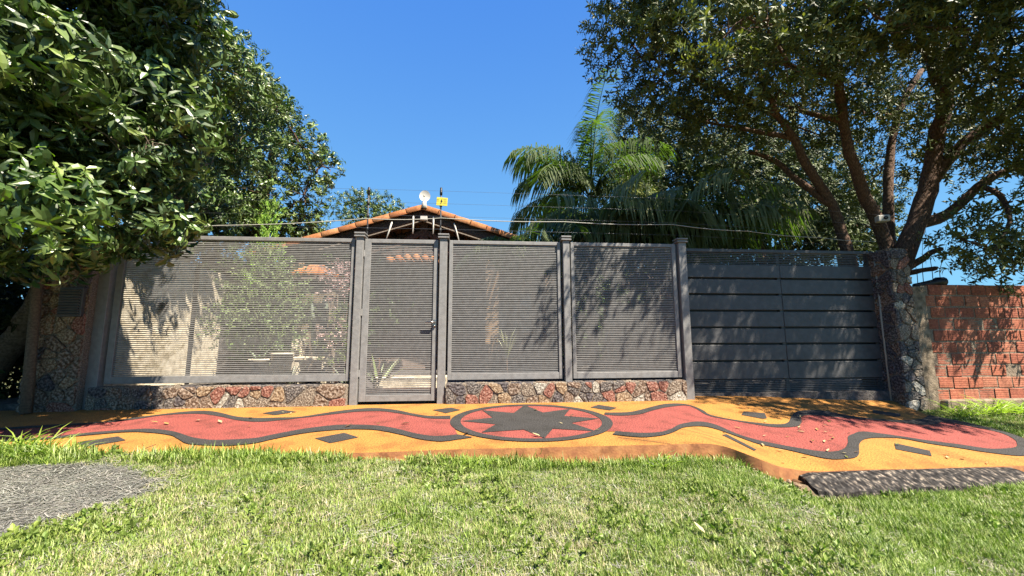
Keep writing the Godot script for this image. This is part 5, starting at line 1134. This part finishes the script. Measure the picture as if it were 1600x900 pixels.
func build_grass():
	var nz := FastNoiseLite.new(); nz.frequency = 0.9; nz.seed = 3; nz.fractal_octaves = 3
	var short := [tuft(16, 0.04, 0.05, 0.0022), tuft(16, 0.045, 0.055, 0.0024), tuft(14, 0.035, 0.06, 0.002)]
	var tall := [tuft(15, 0.06, 0.05, 0.0028), tuft(15, 0.072, 0.05, 0.003)]
	var green := [Color(0.21, 0.31, 0.045), Color(0.27, 0.36, 0.068), Color(0.13, 0.21, 0.032), Color(0.34, 0.41, 0.11)]
	var dry := [Color(0.42, 0.38, 0.2), Color(0.36, 0.36, 0.15), Color(0.5, 0.44, 0.27), Color(0.28, 0.33, 0.1)]
	var xf := [[], [], [], [], []]; var cl := [[], [], [], [], []]
	for i in 78000:
		var x := rr(-7.5, 8.5); var z := rr(0.05, 5.0)
		if i > 34000: x = rr(-4.6, 5.6); z = rr(1.8, 3.7)
		if in_pave(x, z): continue
		if x < 6.0 and z < 1.0: continue
		if x < -6.0 and z < 2.2: continue
		if x > 2.3 and x < 4.75 and z < 2.44 - (x - 2.3) * 0.05: continue
		var l := lid_d(x, z)
		if l < 0.985 + 0.05 * nz.get_noise_2d(x * 5.0, z * 5.0): continue
		var g := nz.get_noise_2d(x, z)
		var right := ss(0.6, 2.4, x) * 1.3 + (0.5 if x < -2.0 else 0.0)
		var edge := 0.0
		if x < 2.2: edge = 1.0 - clampf((z - 2.12) / 0.22, 0.0, 1.0)
		var lush := g + right * 0.4 + edge * 0.55
		var k := rng.randi() % 3
		var s := rr(0.75, 1.3)
		if lush + rr(-0.25, 0.25) > 0.38: k = 3 + rng.randi() % 2; s = rr(0.55, 1.05) * (1.0 + edge * 0.75)
		if l < 1.15: s *= 0.75
		var c := shade(green)
		if rng.randf() < 0.34 - lush * 0.55: c = shade(dry)
		xf[k].append(Transform3D(Basis(Vector3.UP, rng.randf() * TAU).scaled(Vector3(s, s * rr(0.8, 1.2), s)), Vector3(x, lawn_y(x, z) - 0.004, z)))
		cl[k].append(c)
	var lawn := Node3D.new()
	lawn.name = "lawn_grass"; add_child(lawn); tag(lawn, "patchy green and straw coloured grass covering the verge in front", "grass"); lawn.set_meta("kind", "stuff")
	for k in 5:
		multi("grass_blades", (short + tall)[k], xf[k], cl[k], M.grass, lawn)
	# creeping broad leaved weeds
	var weed := [sprig(7, 0.05, 0.03, 0.015, -0.1, 0.1)]
	var wx := []; var wc := []
	for i in 9000:
		var x := rr(-4.5, 5.5); var z := rr(1.9, 3.8)
		if in_pave(x, z) or lid_d(x, z) < 1.05: continue
		if x > 2.3 and x < 4.75 and z < 2.5: continue
		if nz.get_noise_2d(x * 1.3 + 40.0, z * 1.3) < 0.16 + rr(-0.15, 0.2): continue
		wx.append(Transform3D(lean(Vector3(rr(-1, 1), rr(0.3, 1.0), rr(-1, 1)), rvec()).scaled(Vector3.ONE * rr(0.6, 1.3)), Vector3(x, lawn_y(x, z) + 0.004, z)))
		wc.append(shade([Color(0.2, 0.27, 0.05), Color(0.24, 0.32, 0.065), Color(0.15, 0.22, 0.04)]))
	multi("creeping_weeds", weed[0].mesh, wx, wc, M.grass, lawn)
	# dry clippings
	var cm := MB.new()
	for i in 10:
		var a := rng.randf() * TAU
		var o := Vector3(rr(-0.06, 0.06), rr(0.002, 0.012), rr(-0.06, 0.06))
		var d := Vector3(cos(a), rr(-0.08, 0.12), sin(a)) * rr(0.015, 0.04)
		var w := Vector3(-sin(a), 0, cos(a)) * 0.0016
		cm.quad(o - d - w, o - d + w, o + d + w, o + d - w, Vector3.UP)
	var clip_mesh := cm.done()
	var cx := []; var cc := []
	for i in 9000:
		var x := rr(-5.0, 5.5); var z := rr(1.9, 3.8)
		var l := lid_d(x, z)
		if i < 3200:
			x = LID.x + rr(-1.0, 1.0); z = LID.y + rr(-0.62, 0.62); l = lid_d(x, z)
			if l > 1.0: continue
		if in_pave(x, z) or (x > 2.3 and x < 4.75 and z < 2.5): continue
		var y := lawn_y(x, z) + 0.008
		if l < 1.0: y = lid_y(z) + 0.001
		cx.append(Transform3D(Basis(Vector3.UP, rng.randf() * TAU).scaled(Vector3.ONE * rr(0.7, 1.4)), Vector3(x, y, z)))
		cc.append(shade([Color(0.27, 0.26, 0.25), Color(0.38, 0.365, 0.345), Color(0.15, 0.145, 0.14), Color(0.46, 0.44, 0.41)]) if l < 1.0 else shade([Color(0.46, 0.43, 0.38), Color(0.5, 0.46, 0.36), Color(0.36, 0.34, 0.31)]))
	multi("dry_clippings", clip_mesh, cx, cc, M.grass, lawn)
	# taller weed clumps
	for q in [[-3.9, 1.93, 0.3, 22, "tall weed clump growing at pavement edge by the round lid"], [-3.62, 1.98, 0.22, 14, "smaller weed clump right of the tall one at the pavement edge"], [-0.35, 2.2, 0.17, 10, "tuft of long grass at pavement edge below the star"], [1.15, 2.2, 0.17, 10, "tuft of long grass at the cracked right end of pavement edge"], [6.35, 0.35, 0.3, 22, "dark weed clump at the foot of the cement column"], [6.9, 0.28, 0.36, 26, "weedy clump of long blades at foot of brick wall"], [7.35, 0.3, 0.34, 22, "long bladed weeds at the foot of brick wall near picture edge"]]:
		var t := thing("weed_clump", q[4], "weeds", Vector3(q[0], lawn_y(q[0], q[1]), q[1]))
		for v in 3:
			var mt: StandardMaterial3D = M.grass.duplicate()
			mt.vertex_color_use_as_albedo = false; mt.albedo_color = shade(green).linear_to_srgb()
			var mb := MB.new()
			for i in int(q[3]):
				var a := rng.randf() * TAU
				var o := Vector3(q[0] + rr(-0.13, 0.13), lawn_y(q[0], q[1]), q[1] + rr(-0.08, 0.08))
				add_leaf(mb, Transform3D(lean(Vector3(cos(a) * 0.7, rr(0.5, 1.4), sin(a) * 0.7), Vector3.UP), o), q[2] * rr(0.5, 1.15), 0.012, 0.5, 0.2)
			stuff(obj("blades", mb, mt, t))

func lid_y(z: float) -> float: return -0.078 - (z - LID.y + 0.6) * 0.062

# ---------------------------------------------------------------- small things
func build_small_things():
	var t := thing("concrete_lid", "round weathered concrete lid sunk in the grass at lower left", "concrete lid", Vector3(LID.x, -0.2, LID.y))
	var mb := MB.new(true)
	var rim := []
	for i in 64:
		var a := TAU * i / 64.0
		var z := LID.y + sin(a) * 0.6 * rr(0.985, 1.01)
		rim.append(Vector3(LID.x + cos(a) * 0.98 * rr(0.985, 1.01), lid_y(z) - 0.012, z))
	var top := Vector3(LID.x, lid_y(LID.y) + 0.006, LID.y)
	for i in 64:
		var a: Vector3 = rim[i]; var b: Vector3 = rim[(i + 1) % 64]
		mb.face(top, a, b, Vector3.UP)
		mb.quad(a, b, b + Vector3(0, -0.2, 0), a + Vector3(0, -0.2, 0), a - top)
	obj("slab", mb, M.lid, t)
	# old kerb stones
	for q in [[2.33, 4.62, 2.24, 2.06, "long worn black painted kerb stone at the right edge of pavement"], [4.72, 5.5, 2.12, 1.95, "short black kerb stone at far right, next to the long one"]]:
		mb = MB.new()
		var n := 26
		var rows := []
		for i in n + 1:
			var f := float(i) / n
			var x := lerpf(q[0], q[1], f)
			var zb := lerpf(q[2], q[3], f) + 0.02
			if i > 4: zb += 0.0
			var y := pave_y(minf(x, 5.8), zb - 0.03) - 0.012
			var w := 0.24 * (0.75 + 0.25 * minf(1.0, f * 5.0)) + rr(-0.004, 0.004)
			var ends := 0.03 if i == 0 or i == n else 0.0
			rows.append([Vector3(x, y - 0.35, zb), Vector3(x, y - ends, zb), Vector3(x, y - 0.004 - ends + rr(-0.0015, 0.0015), zb + 0.06), Vector3(x, y - 0.035 - ends + rr(-0.003, 0.003), zb + w * 0.6), Vector3(x, y - 0.085 + rr(-0.003, 0.003), zb + w), Vector3(x, y - 0.35, zb + w + 0.03)])
		for i in n:
			for k in 5:
				mb.quad(rows[i][k], rows[i + 1][k], rows[i + 1][k + 1], rows[i][k + 1], Vector3(0, 1, 0.3) if k > 0 else Vector3(0, 0, -1))
		mb.st.set_smooth_group(-1); mb.fan(PackedVector3Array(rows[0]), Vector3.LEFT); mb.fan(PackedVector3Array(rows[n]), Vector3.RIGHT)
		tag(obj("kerb_stone", mb, M.kerb), q[4], "kerb stone")
	mb = MB.new(true)
	mb.tube([Vector3(2.27, -0.345, 2.2), Vector3(2.28, -0.35, 2.34)], [0.035, 0.035], 14, false)
	mb.tube([Vector3(2.27, -0.345, 2.2), Vector3(2.28, -0.35, 2.34)], [0.029, 0.029], 14, false)
	tag(obj("drain_pipe", mb, flat(C(0.45, 0.32, 0.2), 0.6)), "end of a small brown drain pipe beside the black kerb stone", "pipe")
	for i in 22:
		var b := MB.new()
		var p := Vector3(rr(1.8, 2.5), 0, rr(2.26, 2.5))
		p.y = -0.42 + 0.11 * maxf(0.0, 1.0 - Vector2((p.x - 2.2) / 0.42, (p.z - 2.35) / 0.13).length()) + 0.005
		var s := rr(0.02, 0.05)
		b.box(p, Vector3(s, s * 0.7, s * 0.85), s * 0.2, Basis(rvec(), rr(0, TAU)))
		var said: String = "%s rubble stone beside the left end of the kerb stone" % ["small grey brown", "small tan", "small pale", "small brownish"][i % 4]
		tag(obj("rubble_stone", b, M.stones[[0, 3, 4, 6][i % 4]]), said, "stone", said.replace("stone beside", "stones beside"))
	# sandy mound strip where the pavement edge breaks off
	mb = MB.new(true)
	var ring0 := []
	for i in 20:
		var a := TAU * i / 20.0
		ring0.append(Vector3(2.22 + cos(a) * 0.42 * rr(0.85, 1.1), -0.42, 2.36 + sin(a) * 0.13 * rr(0.85, 1.1)))
	for i in 20: mb.face(Vector3(2.18, -0.305, 2.33), ring0[i], ring0[(i + 1) % 20], Vector3.UP)
	tag(structure(obj("sandy_soil", mb, M.sand)), "bare sandy soil where the pavement edge breaks off", "soil")
	# security camera on the tree
	t = thing("security_camera", "white box security camera fixed to the tree above the gate", "camera", Vector3(6.42, 2.75, -0.5))
	mb = MB.new(); mb.box(Vector3(6.44, 2.82, -0.48), Vector3(0.17, 0.11, 0.12), 0.012, Basis(Vector3.UP, -0.35)); obj("housing", mb, M.white, t)
	mb = MB.new(true); mb.tube([Vector3(6.44, 2.82, -0.44), Vector3(6.43, 2.82, -0.405)], [0.033, 0.03], 14); var ln := obj("lens", mb, M.black_metal, t)
	mb = MB.new(true); mb.tube([Vector3(6.43, 2.82, -0.41), Vector3(6.43, 2.82, -0.402)], [0.016, 0.012], 10); obj("glass", mb, flat(C(0.4, 0.4, 0.42), 0.1), ln)
	mb = MB.new(true); mb.tube([Vector3(6.5, 2.82, -0.53), Vector3(6.66, 2.84, -0.68)], [0.015, 0.015], 8); obj("arm", mb, M.cable, t)
	# thin dead shoots above the brick wall
	for q in [[6.75, 2.45, 0.1], [6.92, 2.6, 0.0], [7.05, 2.35, 0.22], [6.65, 2.15, -0.03]]:
		mb = MB.new(true); mb.tube([Vector3(q[0], 1.55, -0.25), Vector3(q[0] + 0.02, 1.9, -0.25), Vector3(q[0] + q[2], q[1], -0.25)], [0.006, 0.005, 0.002], 5)
		tag(obj("bare_shoot", mb, M.bark), "thin bare shoot standing up behind the brick wall", "twig", "bare shoots behind the brick wall")
	# fallen leaves
	var lm := MB.new(); add_leaf(lm, Transform3D(), 1.0, 0.34, -0.18, 0.2)
	var shape := lm.done()
	var ms := [flat(C(0.66, 0.6, 0.34), 0.6), flat(C(0.36, 0.25, 0.14), 0.7), flat(C(0.8, 0.74, 0.55), 0.6), flat(C(0.5, 0.52, 0.2), 0.6)]
	var spots := []
	for q in [[-3.62, 0.92], [-3.3, 0.85], [-3.45, 1.02], [-2.95, 1.0], [-2.8, 0.78], [-2.6, 1.18], [-2.45, 0.6], [-1.35, 1.18], [-1.62, 1.3], [-1.1, 1.2], [-0.75, 0.72], [-0.4, 1.6], [0.25, 1.8], [0.55, 1.35], [0.7, 1.02], [0.4, 0.6], [-2.55, 0.52], [0.85, 1.62]]: spots.append([q[0], q[1]])
	for i in 42: spots.append([rr(2.3, 3.3), rr(1.1, 2.15)] if i < 18 else [rr(2.2, 5.5), rr(0.2, 2.1)])
	for q in spots:
		if not in_pave(q[0], q[1] + 0.06) or q[1] < 0.2: continue
		var s := rr(0.035, 0.075) if q[0] > 2.0 else rr(0.04, 0.1)
		var o := MeshInstance3D.new()
		o.name = numbered("fallen_leaf"); o.mesh = shape
		var kind := rng.randi() % 4
		o.material_override = ms[kind]
		add_child(o)
		o.transform = Transform3D(Basis(Vector3.UP, rng.randf() * TAU) * Basis(Vector3.RIGHT, -PI * 0.5 + rr(-0.12, 0.05)).scaled(Vector3.ONE * s), Vector3(q[0], pave_y(q[0], q[1]) + 0.016, q[1]))
		var place := "the painted pavement left of the star roundel"
		if Vector2(q[0], q[1]).distance_to(Vector2(0.255, 1.09)) < 0.87: place = "the black star roundel"
		elif q[0] > 3.7: place = "the driveway near the stone pillar end"
		elif q[0] > 2.0: place = ("the ochre slope above the kerb stone" if q[1] > 1.7 else "the red ribbon in front of the gate")
		elif q[0] > 0.5: place = "the ochre paint right of the star roundel"
		var said := "%s fallen leaf lying on %s" % [["straw coloured", "dark brown", "pale cream", "olive green"][kind], place]
		tag(o, said, "leaf", said.replace("leaf", "leaves"))
	for q in [[-1.95, 3.05, 0.07, "yellowed fallen leaf in the grass right of the round lid"], [0.95, 3.25, 0.08, "tan fallen leaf lying in the grass at centre front"], [-1.45, 2.75, 0.06, "small curled brown leaf in the grass left of centre"]]:
		var o := MeshInstance3D.new()
		o.name = numbered("fallen_leaf"); o.mesh = shape; o.material_override = ms[2]
		add_child(o)
		o.transform = Transform3D(Basis(Vector3.UP, rng.randf() * TAU) * Basis(Vector3.RIGHT, -PI * 0.4).scaled(Vector3.ONE * q[2]), Vector3(q[0], lawn_y(q[0], q[1]) + 0.045, q[1]))
		tag(o, q[3], "leaf")
